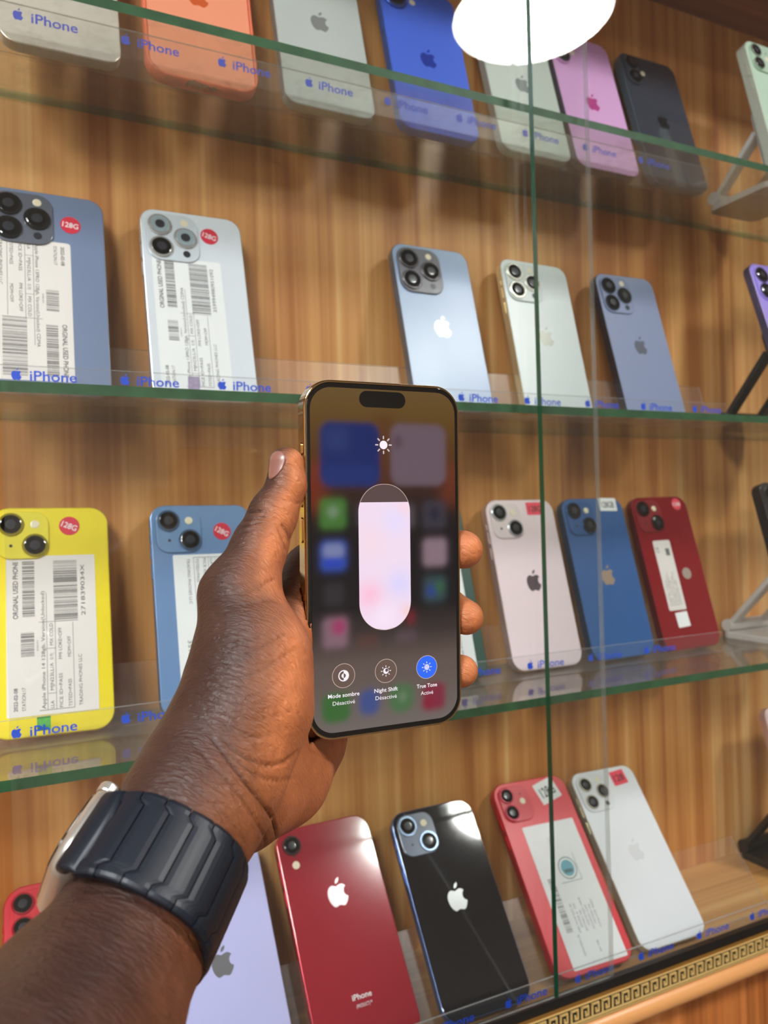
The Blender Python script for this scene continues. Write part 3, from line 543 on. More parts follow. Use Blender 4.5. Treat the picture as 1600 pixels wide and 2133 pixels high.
# hn points out of the screen to the viewer; local frame: x=ha, y=hb, z=hn  (camera space is left-handed here, world is right-handed)
Mh = MC @ Matrix(((ha.x, hb.x, hn.x, Pc.x), (ha.y, hb.y, hn.y, Pc.y), (ha.z, hb.z, hn.z, Pc.z), (0, 0, 0, 1)))
hp = empty('smartphone', Mh); tag(hp, 'gold-framed phone held in the hand, screen lit with a brightness slider', 'phone')
M_HG = plain('gold_steel', (214, 178, 130), .14, 1.0, noise=.01); M_HB = plain('phone_black_glass', (6, 6, 7), .04, coat=1.0, noise=.01)
q = MB(); rg = []
for ins, z in ((.0004, -HT), (0, -HT + .0005), (0, -.0006), (.0002, -.0002), (.0005, 0)): rg.append([(x, y, z) for x, y in rrect(HW - 2 * ins, HH - 2 * ins, .0118 - ins, 14)])
q.rings(rg); link('frame', q.mesh('frame', [M_HG]), None, hp)
q = MB(); q.rings([[(x, y, z) for x, y in rrect(HW - 2 * i_, HH - 2 * i_, .0118 - i_, 14)] for i_, z in ((.0010, 0.0), (.0010, .0002), (.0013, .0003))]); link('front_glass', q.mesh('front_glass', [M_HB]), None, hp)
q = MB(); q.rings([[(x, y, z) for x, y in rrect(HW - .002, HH - .002, .0105, 10)] for z in (-HT - .0001, -HT)]); link('back_glass', q.mesh('back_glass', [plain('held_back', (232, 214, 180), .4)]), None, hp)
for y0_, h_ in ((.0455, .0055), (.0270, .0105), (.0125, .0105)):
    q = MB(); q.rings([[(-HW / 2 - o_, y0_ + a, -HT / 2 + b) for a, b in rrect(h_, .0026, .0012, 4)] for o_ in (-.0001, .0005)]); link('button', q.mesh('button', [M_HG]), None, hp)
for y0_ in (.060, -.060):
    for sx in (-1, 1):
        q = MB(); q.box((sx * HW / 2 - .00012, y0_ - .0005, -HT + .0004), (sx * HW / 2 + .00012, y0_ + .0005, -.0007)); link('antenna_line', q.mesh('antenna_line', [plain('antenna', (120, 96, 70), .5)]), None, hp)
# screen picture: blurred home screen in vertex colours, shown by emission
SW, SH = HW - .0050, HH - .0062
def hloc(px, py):
    """photo pixel -> position on the held screen (metres from its centre)"""
    d = Vector(((px - 800) / F_PX, -(py - 1066.5) / F_PX, 1)); t = Pc.dot(hn) / d.dot(hn); P = d * t - Pc; return P.dot(ha), P.dot(hb)
nx, ny = 66, 134
gx = np.linspace(-SW / 2, SW / 2, nx); gy = np.linspace(-SH / 2, SH / 2, ny); GX, GY = np.meshgrid(gx, gy)
img = np.zeros((ny, nx, 3))
vs = np.array([(.0710, (112, 86, 46)), (.058, (104, 74, 30)), (.045, (92, 58, 22)), (.030, (60, 34, 26)), (.018, (26, 20, 22)), (0, (24, 20, 24)), (-.020, (28, 24, 27)), (-.032, (66, 56, 54)), (-.043, (104, 88, 82)), (-.056, (112, 99, 93)), (-.071, (122, 112, 108))], dtype=object)
vy = np.array([v[0] for v in vs], float)[::-1]; vc = np.array([lin(v[1]) for v in vs])[::-1]
for c in range(3): img[..., c] = np.interp(GY, vy, vc[:, c])
def blob(px, py, w, h, rgb, k=1.0, soft=.0017, rr=.003):
    x, y = hloc(px, py); dx = np.abs(GX - x) - w / 2 + rr; dy = np.abs(GY - y) - h / 2 + rr
    d = np.hypot(np.maximum(dx, 0), np.maximum(dy, 0)) + np.minimum(np.maximum(dx, dy), 0) - rr
    a = k / (1 + np.exp(d / soft * 2.2)); cc = np.array(lin(rgb))
    for c in range(3): img[..., c] = img[..., c] * (1 - a) + cc[c] * a
blob(650, 1015, .012, .020, (150, 50, 20), .55, .004); blob(938, 1010, .010, .018, (140, 60, 30), .5, .004); blob(800, 940, .008, .030, (96, 50, 24), .6, .003)
blob(729, 946, .0262, .0262, (22, 40, 104), 1, .0012, .005); blob(700, 915, .010, .009, (60, 78, 130), .35, .003); blob(729, 990, .024, .008, (36, 58, 128), .5, .002)
blob(871, 948, .0262, .0262, (112, 92, 104), 1, .0012, .005); blob(828, 920, .004, .006, (80, 56, 70), .6, .0015)
blob(693, 1070, .0115, .0125, (72, 124, 52), .95, .0016); blob(693, 1066, .005, .005, (140, 156, 136), .6, .0015)
blob(694, 1158, .0115, .0125, (52, 80, 165), .95, .0016); blob(694, 1148, .009, .006, (150, 156, 190), .7, .0015); blob(694, 1172, .009, .0035, (36, 70, 200), .8, .0015)
blob(760, 1072, .008, .010, (80, 72, 78), .7, .002); blob(850, 1075, .006, .010, (96, 90, 96), .7, .002)
blob(904, 1072, .0115, .012, (62, 58, 70), .9, .0018); blob(904, 1070, .005, .005, (26, 26, 52), .7, .0015)
blob(905, 1150, .0115, .012, (150, 124, 136), .95, .0017); blob(905, 1226, .0105, .011, (60, 84, 90), .85, .002); blob(898, 1230, .005, .005, (44, 66, 150), .8, .0015); blob(914, 1222, .005, .005, (56, 110, 60), .6, .0015)
blob(695, 1238, .0085, .009, (58, 54, 60), .7, .002); blob(698, 1318, .0110, .0125, (146, 112, 126), .9, .0018); blob(705, 1306, .006, .006, (176, 44, 104), .8, .0015)
blob(855, 1286, .004, .006, (150, 28, 50), .6, .002); blob(765, 1335, .010, .005, (110, 66, 60), .5, .002); blob(845, 1325, .010, .005, (110, 90, 100), .5, .002)
blob(700, 1474, .0125, .0120, (64, 112, 58), 1, .0013, .004); blob(769, 1462, .0090, .0105, (62, 84, 150), .9, .0016, .004); blob(836, 1453, .0115, .0120, (78, 120, 76), .95, .0015, .005); blob(838, 1450, .004, .004, (130, 146, 120), .6, .0015)
blob(903, 1450, .0110, .0115, (140, 40, 66), .95, .0016); blob(892, 1464, .005, .005, (150, 24, 50), .6, .0015)
V = [(GX[j, i], GY[j, i], .00040) for j in range(ny) for i in range(nx)]
inside = lambda x, y: (lambda dx, dy: math.hypot(max(dx, 0), max(dy, 0)) <= .0092)(abs(x) - SW / 2 + .0092, abs(y) - SH / 2 + .0092)
def snap(x, y):
    dx = abs(x) - SW / 2 + .0092; dy = abs(y) - SH / 2 + .0092
    if dx > 0 and dy > 0 and math.hypot(dx, dy) > .0092:
        k = .0092 / math.hypot(dx, dy); return (math.copysign(SW / 2 - .0092 + dx * k, x), math.copysign(SH / 2 - .0092 + dy * k, y))
    return x, y
V = [(*snap(x, y), z) for x, y, z in V]
Fq = [(j * nx + i, j * nx + i + 1, (j + 1) * nx + i + 1, (j + 1) * nx + i) for j in range(ny - 1) for i in range(nx - 1)]
me = mesh('screen', V, Fq)
at = me.color_attributes.new('picture', 'FLOAT_COLOR', 'POINT'); at.data.foreach_set('color', np.concatenate([img.reshape(-1, 3), np.ones((nx * ny, 1))], 1).ravel().astype(np.float32))
def screen_mat(name, attr=None, rgb=None, k=1.0):
    mt, nt, p, out = new_mat(name); p.inputs['Base Color'].default_value = (.004, .004, .004, 1); p.inputs['Roughness'].default_value = .05; p.inputs['Emission Strength'].default_value = k * EM
    if attr: a = nt.nodes.new('ShaderNodeAttribute'); a.attribute_name = attr; nt.links.new(a.outputs['Color'], p.inputs['Emission Color'])
    else: p.inputs['Emission Color'].default_value = (*lin(rgb), 1)
    return mt
sc = link('screen', me, screen_mat('screen_picture', 'picture', k=.78), hp)
M_UIW = screen_mat('screen_white', rgb=(250, 242, 250)); M_UIR = screen_mat('screen_ring', rgb=(206, 180, 170)); M_UIB = screen_mat('screen_blue', rgb=(48, 108, 250)); M_UID = screen_mat('screen_button', rgb=(104, 84, 76)); M_UIG = screen_mat('screen_grey', rgb=(205, 190, 192)); M_UIK = screen_mat('screen_dark', rgb=(88, 70, 70))
q = MB(); q.rings([[(x, y, z) for x, y in rrect(.0212, .0068, .0034, 8, *hloc(796, 833))] for z in (.00042, .00050)]); link('camera_island', q.mesh('camera_island', [M_HB]), None, sc)
# slider: vertex-coloured fill
sx0, sy1 = hloc(799, 1008); _, sy0 = hloc(799, 1312); sw = .0237; scx, scy = sx0 + .0001, (sy0 + sy1) / 2; shh = sy1 - sy0
P = rrect(sw, shh, sw / 2 * .97, 14, scx, scy)
q = MB(); q.plate(P, .00050, 0); n = len(P); Pi = rrect(sw - .0004, shh - .0004, sw / 2 * .96, 14, scx, scy)
q.add([(x, y, .00052) for x, y in P] + [(x, y, .00052) for x, y in Pi], [(k, (k + 1) % n, n + (k + 1) % n, n + k) for k in range(n)], 1); link('slider_track', q.mesh('slider_track', [M_UIK, M_UIR]), None, sc)
_, yc_ = hloc(799, 1046); V = []; Fc = []; C_ = []
rows = 60; cols = 22
for j in range(rows + 1):
    y = sy0 + (yc_ - sy0) * j / rows; dyb = (sy0 + sw / 2) - y; dyt = y - (sy1 - sw / 2); dd = max(dyb, dyt, 0); hw = math.sqrt(max((sw / 2) ** 2 - dd * dd, 1e-10))
    for i in range(cols + 1):
        x = scx + hw * (-1 + 2 * i / cols); V.append((x, y, .00056)); c = np.array([242., 220, 240])
        for (bx_, by_, r_, cc) in ((770, 1240, .006, (252, 196, 220)), (832, 1215, .006, (222, 214, 252)), (838, 1062, .0035, (252, 214, 220)), (822, 1085, .006, (232, 220, 252)), (775, 1130, .006, (246, 218, 232)), (800, 1285, .006, (248, 226, 246)), (848, 1272, .003, (246, 210, 214))):
            ux, uy = hloc(bx_, by_); a = math.exp(-((x - ux) ** 2 + (y - uy) ** 2) / r_ ** 2); c = c * (1 - a) + np.array(cc) * a
        C_.append((*lin(c), 1))
for j in range(rows):
    for i in range(cols): a = j * (cols + 1) + i; Fc.append((a, a + 1, a + cols + 2, a + cols + 1))
me = mesh('slider_fill', V, Fc); at = me.color_attributes.new('picture', 'FLOAT_COLOR', 'POINT'); at.data.foreach_set('color', np.array(C_, dtype=np.float32).ravel())
link('slider_fill', me, screen_mat('slider_picture', 'picture'), sc)
def capsule(q, x, y, L_, w, a, z, i=0):
    c, s = math.cos(a), math.sin(a); q.plate([(x + u * c - v * s, y + u * s + v * c) for u, v in rrect(L_, w, w / 2 * .98, 4)], z, i)
q = MB(); x, y = hloc(798, 927); q.plate(circ(.0018, 28, x, y), .0005, 0)
for k in range(8): a = k * math.pi / 4; capsule(q, x + .0031 * math.cos(a), y + .0031 * math.sin(a), .0015, .00062, a, .0005, 1)
link('sun_icon', q.mesh('sun_icon', [M_UIW, M_UIG]), None, sc)
def button(px, py, kind, l1, l2):
    x, y = hloc(px, py); R_ = .00505; q = MB(); n = 40; q.plate(circ(R_, n, x, y), .0005, 1 if kind != 'tone' else 2)
    q.add([(a, b, .00052) for a, b in circ(R_, n, x, y)] + [(a, b, .00052) for a, b in circ(R_ - .00022, n, x, y)], [(k, (k + 1) % n, n + (k + 1) % n, n + k) for k in range(n)], 3)
    z = .00054
    if kind == 'dark':
        r0, r1 = .00235, .0019; q.add([(a, b, z) for a, b in circ(r0, n, x, y)] + [(a, b, z) for a, b in circ(r1, n, x, y)], [(k, (k + 1) % n, n + (k + 1) % n, n + k) for k in range(n)], 0)
        q.plate([(x + r0 * math.sin(math.pi * k / 16), y + r0 * math.cos(math.pi * k / 16)) for k in range(17)][::-1], z + .00001, 0)
        q.plate([(x + .00095 * math.sin(math.pi * k / 10), y + .00095 * math.cos(math.pi * k / 10)) for k in range(11)][::-1], z + .00002, 1)
        q.plate([(x - .00095 * math.sin(math.pi * k / 10), y + .00095 * math.cos(math.pi * k / 10)) for k in range(11)], z + .00002, 0)
    else:
        if kind == 'night':
            q.plate(circ(.00125, 24, x, y), z, 0); q.plate(circ(.00070, 18, x + .00035, y + .0003), z + .00001, 1)
        else:
            for k in range(5): yy = -.0010 + k * .0005; w_ = 2 * math.sqrt(max(.00125 ** 2 - yy ** 2, 1e-9)); q.plate(rrect(w_, .00034, .0001, 1, x, y + yy), z, 0)
        for k in range(8): a = k * math.pi / 4; capsule(q, x + .0020 * math.cos(a), y + .0020 * math.sin(a), .00075, .00032, a, z, 0)
    link('button_icon', q.mesh('button_icon', [M_UIW, M_UID, M_UIB, M_UIR]), None, sc)
    q = MB(); put_text(q, l1[0], x, y - .0079, .0017, .00052, 0, 0, l1[1], True, True); put_text(q, l2[0], x, y - .0110, .0017, .00052, 0, 0, l2[1], False, True); link('lettering', q.mesh('lettering', [M_UIW]), None, sc)
button(715, 1407, 'dark', ('Mode sombre', .0138), ('Désactivé', .0098)); button(803, 1397, 'night', ('Night Shift', .0108), ('Désactivé', .0098)); button(888, 1389, 'tone', ('True Tone', .0098), ('Activé', .0060))

# ------------------------------------------------------------------ the arm and hand: one continuous skin
def C3(px, py, z): return np.array([(px - 800) * z / F_PX, -(py - 1066.5) * z / F_PX, z])   # millimetres: right, up, ahead
pc = np.array(Pc) * 1000; na, nb, nn = (np.array(v) for v in (ha, hb, hn))
ax0, ax1 = C3(158, 2133, 200), C3(375, 1735, 247); AA = (ax1 - ax0) / np.linalg.norm(ax1 - ax0)          # along the arm
vd = C3(300, 1900, 230); vd /= np.linalg.norm(vd); AS = np.cross(AA, vd); AS /= np.linalg.norm(AS)
if AS[0] < 0: AS = -AS                                            # across, towards the palm side
AT = np.cross(AA, AS); AT = AT if AT[2] > 0 else -AT              # away from the viewer
def arm(P, r, w):  # two neighbouring points make the oval section
    return (P - AT * w, P + AT * w, r)
prims = []   # (group, A, B, ra, rb, k)
def cone(g, A, B, ra, rb, k=8): prims.append((g, np.array(A, float), np.array(B, float), ra, rb, k))
ARMP = [(C3(-150, 2560, 140), 27, 8), (C3(158, 2133, 200), 25, 7.5), (C3(262, 1965, 222), 21.5, 6.5), (C3(375, 1735, 247), 20.5, 6.5), (C3(418, 1655, 259), 21.0, 6)]
for i in range(len(ARMP) - 1):
    for s_ in (-1, 1): cone(0, ARMP[i][0] + AT * ARMP[i][2] * s_, ARMP[i + 1][0] + AT * ARMP[i + 1][2] * s_, ARMP[i][1], ARMP[i + 1][1], 6)
cone(0, C3(425, 1650, 254), C3(462, 1580, 264), 21, 21.5, 12)
cone(0, C3(462, 1580, 264), C3(512, 1470, 272), 21.5, 22.3, 8)
cone(0, C3(512, 1470, 272), C3(525, 1370, 279), 22.3, 20.0, 8)
cone(0, C3(525, 1370, 279), C3(500, 1242, 288), 20.0, 14.3, 8)
cone(0, C3(500, 1242, 288), C3(541, 1137, 297), 14.3, 9.9, 6)
cone(0, C3(541, 1137, 297), C3(569, 1072, 302), 9.9, 9.0, 5)
cone(0, C3(569, 1072, 302), C3(597, 1012, 305), 9.0, 7.5, 4)
cone(0, C3(597, 1012, 305), C3(597, 968, 306), 7.5, 7.0, 3)
# palm and heel
cone(0, C3(497, 1662, 292), C3(575, 1608, 328), 20.5, 22, 12)
cone(0, C3(575, 1608, 328), C3(624, 1540, 346), 22, 20, 8)
cone(0, C3(624, 1540, 346), C3(655, 1450, 356), 19.5, 14, 6)
for A, ra, B, rb in ((C3(450, 1620, 272), 16, C3(650, 1192, 339), 12.6), (C3(480, 1630, 285), 17, C3(668, 1285, 347), 13), (C3(510, 1635, 300), 17, C3(682, 1370, 356), 12.6), (C3(540, 1640, 314), 17, C3(690, 1455, 358), 12)):
    cone(0, A, B, ra, rb, 8)
def finger(g, pts):
    for i in range(len(pts) - 1): cone(g, C3(*pts[i][:3]), C3(*pts[i + 1][:3]), pts[i][3], pts[i + 1][3], 3)
finger(1, [(650, 1192, 339, 12.0), (760, 1085, 350, 9.6), (842, 1012, 350, 8.6), (884, 985, 349, 7.4)])
finger(2, [(668, 1285, 344, 12.2), (805, 1172, 355, 9.6), (925, 1140, 359, 8.8), (966, 1145, 347, 8.6)])
finger(3, [(682, 1370, 351, 12.0), (820, 1282, 358, 9.4), (925, 1258, 361, 8.4), (971, 1286, 349, 7.9)])
finger(4, [(690, 1450, 353, 11.2), (820, 1400, 357, 8.4), (915, 1390, 359, 7.7), (962, 1398, 349, 7.3)])
def smin(a, b, k): h = np.maximum(k - np.abs(a - b), 0) / k; return np.minimum(a, b) - h * h * k * .25
def phone_sdf(P, grow=.15):
    D = P - pc; q = np.stack([np.abs(D @ na) - HW * 500 - grow, np.abs(D @ nb) - HH * 500 - grow, np.abs(D @ nn + HT * 500) - HT * 500 - grow], -1)
    return np.linalg.norm(np.maximum(q, 0), axis=-1) + np.minimum(q.max(-1), 0)
def skin(P, cut=True):
    out = None; g_prev = {}
    for g, A, B, ra, rb, k in prims:
        BA = B - A; t = np.clip(((P - A) @ BA) / (BA @ BA), 0, 1); d = np.linalg.norm(P - A - t[..., None] * BA, axis=-1) - (ra + (rb - ra) * t)
        g_prev[g] = d if g not in g_prev else smin(g_prev[g], d, k)
    out = g_prev[0]
    for g in (1, 2, 3, 4): out = smin(out, g_prev[g], 3.5)
    # web between thumb and first finger, and the hollow of the palm
    if cut: out = np.maximum(out, -phone_sdf(P))
    return out
def surface_nets(fn, lo, hi, h):
    ax = [np.arange(lo[i], hi[i] + h, h) for i in range(3)]; shp = tuple(len(a) for a in ax); D = np.empty(shp, np.float32)
    for i in range(0, shp[0], 12):
        X = np.stack(np.meshgrid(ax[0][i:i + 12], ax[1], ax[2], indexing='ij'), -1); D[i:i + 12] = fn(X)
    s = D < 0; c = [s[a:shp[0] - 1 + a, b:shp[1] - 1 + b, d:shp[2] - 1 + d] for a in (0, 1) for b in (0, 1) for d in (0, 1)]
    cnt = sum(x.astype(np.int8) for x in c); act = (cnt > 0) & (cnt < 8); idx = -np.ones(act.shape, np.int64); ids = np.argwhere(act); idx[act] = np.arange(len(ids))
    pos = np.zeros((len(ids), 3)); w = np.zeros(len(ids)); off = np.array([(a, b, d) for a in (0, 1) for b in (0, 1) for d in (0, 1)])
    for a in range(8):
        for b in range(a + 1, 8):
            if np.abs(off[a] - off[b]).sum() != 1: continue
            pa, pb = ids + off[a], ids + off[b]; da = D[tuple(pa.T)]; db = D[tuple(pb.T)]; m_ = (da < 0) != (db < 0); t = np.where(m_, da / np.where(m_, da - db, 1), 0)
            pos += np.where(m_[:, None], pa + t[:, None] * (pb - pa), 0); w += m_
    pos = pos / w[:, None] * h + np.array(lo); Q = []
    for a in range(3):
        b, c_ = (a + 1) % 3, (a + 2) % 3; sl0 = [slice(None)] * 3; sl1 = [slice(None)] * 3; sl0[a] = slice(0, -1); sl1[a] = slice(1, None)
        ch = s[tuple(sl0)] != s[tuple(sl1)]; e = np.argwhere(ch); e = e[(e[:, b] > 0) & (e[:, c_] > 0)]
        e = e[(e[:, b] < shp[b] - 1) & (e[:, c_] < shp[c_] - 1)]
        def cell(db, dc): k = e.copy(); k[:, b] -= db; k[:, c_] -= dc; return idx[tuple(k.T)]
        quad = np.stack([cell(1, 1), cell(0, 1), cell(0, 0), cell(1, 0)], 1); fl = s[tuple(e.T)]; quad[~fl] = quad[~fl][:, ::-1]; Q.append(quad)
    Q = np.concatenate(Q); return pos, Q[(Q >= 0).all(1)]
allp = np.array([p[i] for p in prims for i in (1, 2)]); lo = allp.min(0) - 30; hi = allp.max(0) + 16; lo[1] = max(lo[1], -235)
V, Q = surface_nets(skin, lo, hi, 1.8)
me = mesh('hand_base', V / 1000, Q); tmp = bpy.data.objects.new('tmp', me); COL.objects.link(tmp); sd = tmp.modifiers.new('s', 'SUBSURF'); sd.subdivision_type = 'SIMPLE'; sd.levels = 1; sd.render_levels = 1
dg = bpy.context.evaluated_depsgraph_get(); me2 = bpy.data.meshes.new_from_object(tmp.evaluated_get(dg)); bpy.data.objects.remove(tmp)
nV = len(me2.vertices); co = np.empty(nV * 3); me2.vertices.foreach_get('co', co); V = co.reshape(-1, 3) * 1000
def grad(P, e=.4): return np.stack([(skin(P + d) - skin(P - d)) / (2 * e) for d in np.eye(3) * e], -1)
for it in range(2):
    G = grad(V); n2 = np.maximum((G * G).sum(-1, keepdims=True), .15); V = V - np.clip(skin(V)[:, None], -1, 1) * G / n2
G = grad(V); NRM = G / np.maximum(np.linalg.norm(G, axis=-1, keepdims=True), 1e-6)
# creases: lines pressed into the skin (traced once, kept as real grooves)
PX = np.stack([V[:, 0] / V[:, 2] * F_PX + 800, -V[:, 1] / V[:, 2] * F_PX + 1066.5], -1); facing = (NRM * (-V / np.linalg.norm(V, axis=-1, keepdims=True))).sum(-1) > .05
dep = np.zeros(nV)
CREASES = [([(428, 1520), (480, 1585), (530, 1650), (560, 1690), (573, 1722), (576, 1752)], 3.2, 1.0), ([(398, 1545), (440, 1590), (500, 1655), (545, 1730), (552, 1765)], 2.5, .45),
           ([(455, 1530), (500, 1570), (550, 1592), (590, 1588), (625, 1560)], 3, .6), ([(460, 1555), (520, 1605), (570, 1625), (620, 1618)], 2.6, .5), ([(450, 1500), (490, 1522), (530, 1535), (575, 1530)], 2.4, .3),
           ([(515, 1068), (535, 1064), (556, 1066)], 2.4, .55), ([(508, 1085), (530, 1080), (556, 1076)], 2.2, .5), ([(500, 1098), (520, 1092), (550, 1084)], 2.4, .5), ([(496, 1112), (516, 1106), (540, 1098)], 2, .35), ([(585, 1040), (605, 1043), (625, 1050)], 2, .3),
           ([(585, 1090), (600, 1110), (606, 1135)], 2.6, .5), ([(575, 1095), (590, 1125), (596, 1148)], 2.2, .35), ([(536, 1232), (556, 1214), (575, 1206)], 2.2, .4), ([(500, 1262), (535, 1255), (562, 1250), (590, 1256)], 2.2, .35), ([(495, 1240), (530, 1228), (552, 1215)], 2, .3),
           ([(470, 1385), (520, 1362), (570, 1335), (605, 1318)], 2.2, .32), ([(490, 1418), (540, 1400), (590, 1368), (625, 1345)], 2.2, .30), ([(470, 1350), (520, 1335), (570, 1310)], 2, .25), ([(500, 1460), (550, 1440), (590, 1410)], 2, .2), ([(480, 1480), (530, 1500), (580, 1490), (620, 1470)], 2, .2),
           ([(340, 1690), (400, 1720), (450, 1760), (500, 1790)], 2, .25), ([(380, 1620), (440, 1670), (490, 1720), (520, 1770)], 2.2, .3), ([(350, 1600), (410, 1640), (460, 1690)], 1.8, .2), ([(640, 1560), (668, 1575), (700, 1590)], 2.6, .3)]
for pts, w, dp in CREASES:
    P = np.array(crom([tuple(map(float, p)) for p in pts], 5) + [tuple(map(float, pts[-1]))]); best = np.full(nV, 1e9)
    sel = np.where((PX[:, 0] > P[:, 0].min() - 15) & (PX[:, 0] < P[:, 0].max() + 15) & (PX[:, 1] > P[:, 1].min() - 15) & (PX[:, 1] < P[:, 1].max() + 15) & facing)[0]
    X = PX[sel]; b_ = np.full(len(sel), 1e9); tt = np.zeros(len(sel))
    for i in range(len(P) - 1):
        d = P[i + 1] - P[i]; t = np.clip(((X - P[i]) @ d) / (d @ d), 0, 1); dd = np.linalg.norm(X - P[i] - t[:, None] * d, axis=-1); u = (i + t) / (len(P) - 1); tt = np.where(dd < b_, u, tt); b_ = np.minimum(b_, dd)
    fade = np.clip(np.minimum(tt, 1 - tt) * 6, 0, 1); dep[sel] = np.maximum(dep[sel], 1.5 * dp * np.exp(-(b_ / w) ** 2) * fade)
V = V - NRM * dep[:, None]
# skin tone: darker on the back of the hand, lighter on palm and finger pads
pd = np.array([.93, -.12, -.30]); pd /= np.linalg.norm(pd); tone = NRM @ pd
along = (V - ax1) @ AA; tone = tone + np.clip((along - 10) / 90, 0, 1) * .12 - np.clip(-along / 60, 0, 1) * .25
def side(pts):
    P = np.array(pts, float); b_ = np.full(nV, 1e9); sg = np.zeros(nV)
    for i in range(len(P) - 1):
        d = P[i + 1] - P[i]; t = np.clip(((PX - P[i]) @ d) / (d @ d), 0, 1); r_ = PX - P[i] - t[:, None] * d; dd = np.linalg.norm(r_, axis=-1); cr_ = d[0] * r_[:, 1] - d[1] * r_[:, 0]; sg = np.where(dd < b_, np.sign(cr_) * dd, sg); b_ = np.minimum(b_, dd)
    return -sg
palm_side = side([(470, 1180), (520, 1300), (505, 1420), (520, 1560), (560, 1660), (576, 1760), (570, 1850)])   # paler palm skin starts here, with light on the heel painted in
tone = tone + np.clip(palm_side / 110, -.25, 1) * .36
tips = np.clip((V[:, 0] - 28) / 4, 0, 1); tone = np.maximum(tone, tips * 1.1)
cA, cB_, cC, cD = (np.array(lin(c)) for c in ((60, 42, 37), (90, 57, 44), (142, 86, 54), (208, 126, 78)))  # lightest tone also carries the warm light painted on the heel
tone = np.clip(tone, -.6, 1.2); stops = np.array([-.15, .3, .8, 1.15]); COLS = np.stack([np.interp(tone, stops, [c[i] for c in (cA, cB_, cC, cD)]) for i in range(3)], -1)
COLS *= (1 - .5 * np.clip(dep, 0, 1))[:, None]  # shade painted into the creases, darker with groove depth
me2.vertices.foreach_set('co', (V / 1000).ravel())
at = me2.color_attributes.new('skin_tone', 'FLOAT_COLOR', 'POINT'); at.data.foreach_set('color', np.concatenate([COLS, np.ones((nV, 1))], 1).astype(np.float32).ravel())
# arm-aligned coordinates for the fine wrinkles
UVW = np.stack([(V - ax1) @ AA, (V - ax1) @ AS, (V - ax1) @ AT], -1) / 1000; a3 = me2.attributes.new('arm_space', 'FLOAT_VECTOR', 'POINT'); a3.data.foreach_set('vector', UVW.astype(np.float32).ravel())
me2.polygons.foreach_set('use_smooth', [True] * len(me2.polygons))
me2.transform(MC)
M_SKIN, nt, p, out = new_mat('skin'); N = nt.nodes.new; L = nt.links.new
ca = N('ShaderNodeAttribute'); ca.attribute_name = 'skin_tone'; va = N('ShaderNodeAttribute'); va.attribute_name = 'arm_space'
mp = N('ShaderNodeMapping'); mp.inputs['Scale'].default_value = (900, 260, 260); L(va.outputs['Vector'], mp.inputs[0])
w1 = N('ShaderNodeTexNoise'); w1.inputs['Scale'].default_value = 1; w1.inputs['Detail'].default_value = 4; w1.inputs['Distortion'].default_value = .8; L(mp.outputs[0], w1.inputs['Vector'])
w2 = N('ShaderNodeTexVoronoi'); w2.inputs['Scale'].default_value = 1400; w2.feature = 'DISTANCE_TO_EDGE'; L(va.outputs['Vector'], w2.inputs['Vector'])
w3 = N('ShaderNodeTexNoise'); w3.inputs['Scale'].default_value = 90; w3.inputs['Detail'].default_value = 4; L(va.outputs['Vector'], w3.inputs['Vector'])
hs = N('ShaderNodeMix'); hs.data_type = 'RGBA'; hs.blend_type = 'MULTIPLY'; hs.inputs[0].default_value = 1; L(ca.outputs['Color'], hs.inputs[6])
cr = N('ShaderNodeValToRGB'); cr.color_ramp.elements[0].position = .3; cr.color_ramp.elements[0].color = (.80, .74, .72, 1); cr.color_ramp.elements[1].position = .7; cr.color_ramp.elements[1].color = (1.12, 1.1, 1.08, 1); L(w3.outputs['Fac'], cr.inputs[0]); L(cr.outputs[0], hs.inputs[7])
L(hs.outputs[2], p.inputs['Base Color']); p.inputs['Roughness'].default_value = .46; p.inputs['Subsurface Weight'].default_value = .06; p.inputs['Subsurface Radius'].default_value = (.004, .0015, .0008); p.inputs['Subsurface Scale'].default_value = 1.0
b1 = N('ShaderNodeBump'); b1.inputs['Strength'].default_value = .9; b1.inputs['Distance'].default_value = .0009; L(w1.outputs['Fac'], b1.inputs['Height'])
b2 = N('ShaderNodeBump'); b2.inputs['Strength'].default_value = .4; b2.inputs['Distance'].default_value = .0002; L(w2.outputs['Distance'], b2.inputs['Height']); L(b1.outputs[0], b2.inputs['Normal']); L(b2.outputs[0], p.inputs['Normal'])
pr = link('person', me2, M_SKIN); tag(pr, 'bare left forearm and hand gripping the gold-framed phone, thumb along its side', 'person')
# thumb nail: a thin curved plate lying on the skin
def ray_skin(px, py, z0=270):
    d = np.stack([(px - 800) / F_PX, -(py - 1066.5) / F_PX, np.ones_like(px)], -1); ln = np.linalg.norm(d, axis=-1, keepdims=True); t = np.full(px.shape, float(z0))
    for _ in range(60): t = t + skin(d * t[..., None]) / ln[..., 0] * .9
    return d * t[..., None]
nu, nv = 12, 16; ks = np.linspace(0, 1, nv); us = np.linspace(0, 1, nu)
NL = np.interp(ks, [0, .1, .3, .6, .85, 1], [574, 566, 562, 560.5, 561, 563]); NR = np.interp(ks, [0, .1, .3, .6, .85, 1], [588, 593, 595, 589, 577, 566]); NY = np.interp(ks, [0, 1], [941, 997])
PXg = NL[:, None] * (1 - us) + NR[:, None] * us; PYg = np.repeat(NY[:, None], nu, 1) + (us[None, :] - .5) ** 2 * 6; T3 = ray_skin(PXg, PYg)
Gn = grad(T3.reshape(-1, 3)).reshape(T3.shape); Gn /= np.maximum(np.linalg.norm(Gn, axis=-1, keepdims=True), 1e-6)
up_ = T3 + Gn * .45; dn_ = T3 - Gn * .5; V = np.concatenate([up_.reshape(-1, 3), dn_.reshape(-1, 3)]) / 1000; n0 = nu * nv; Fc = []
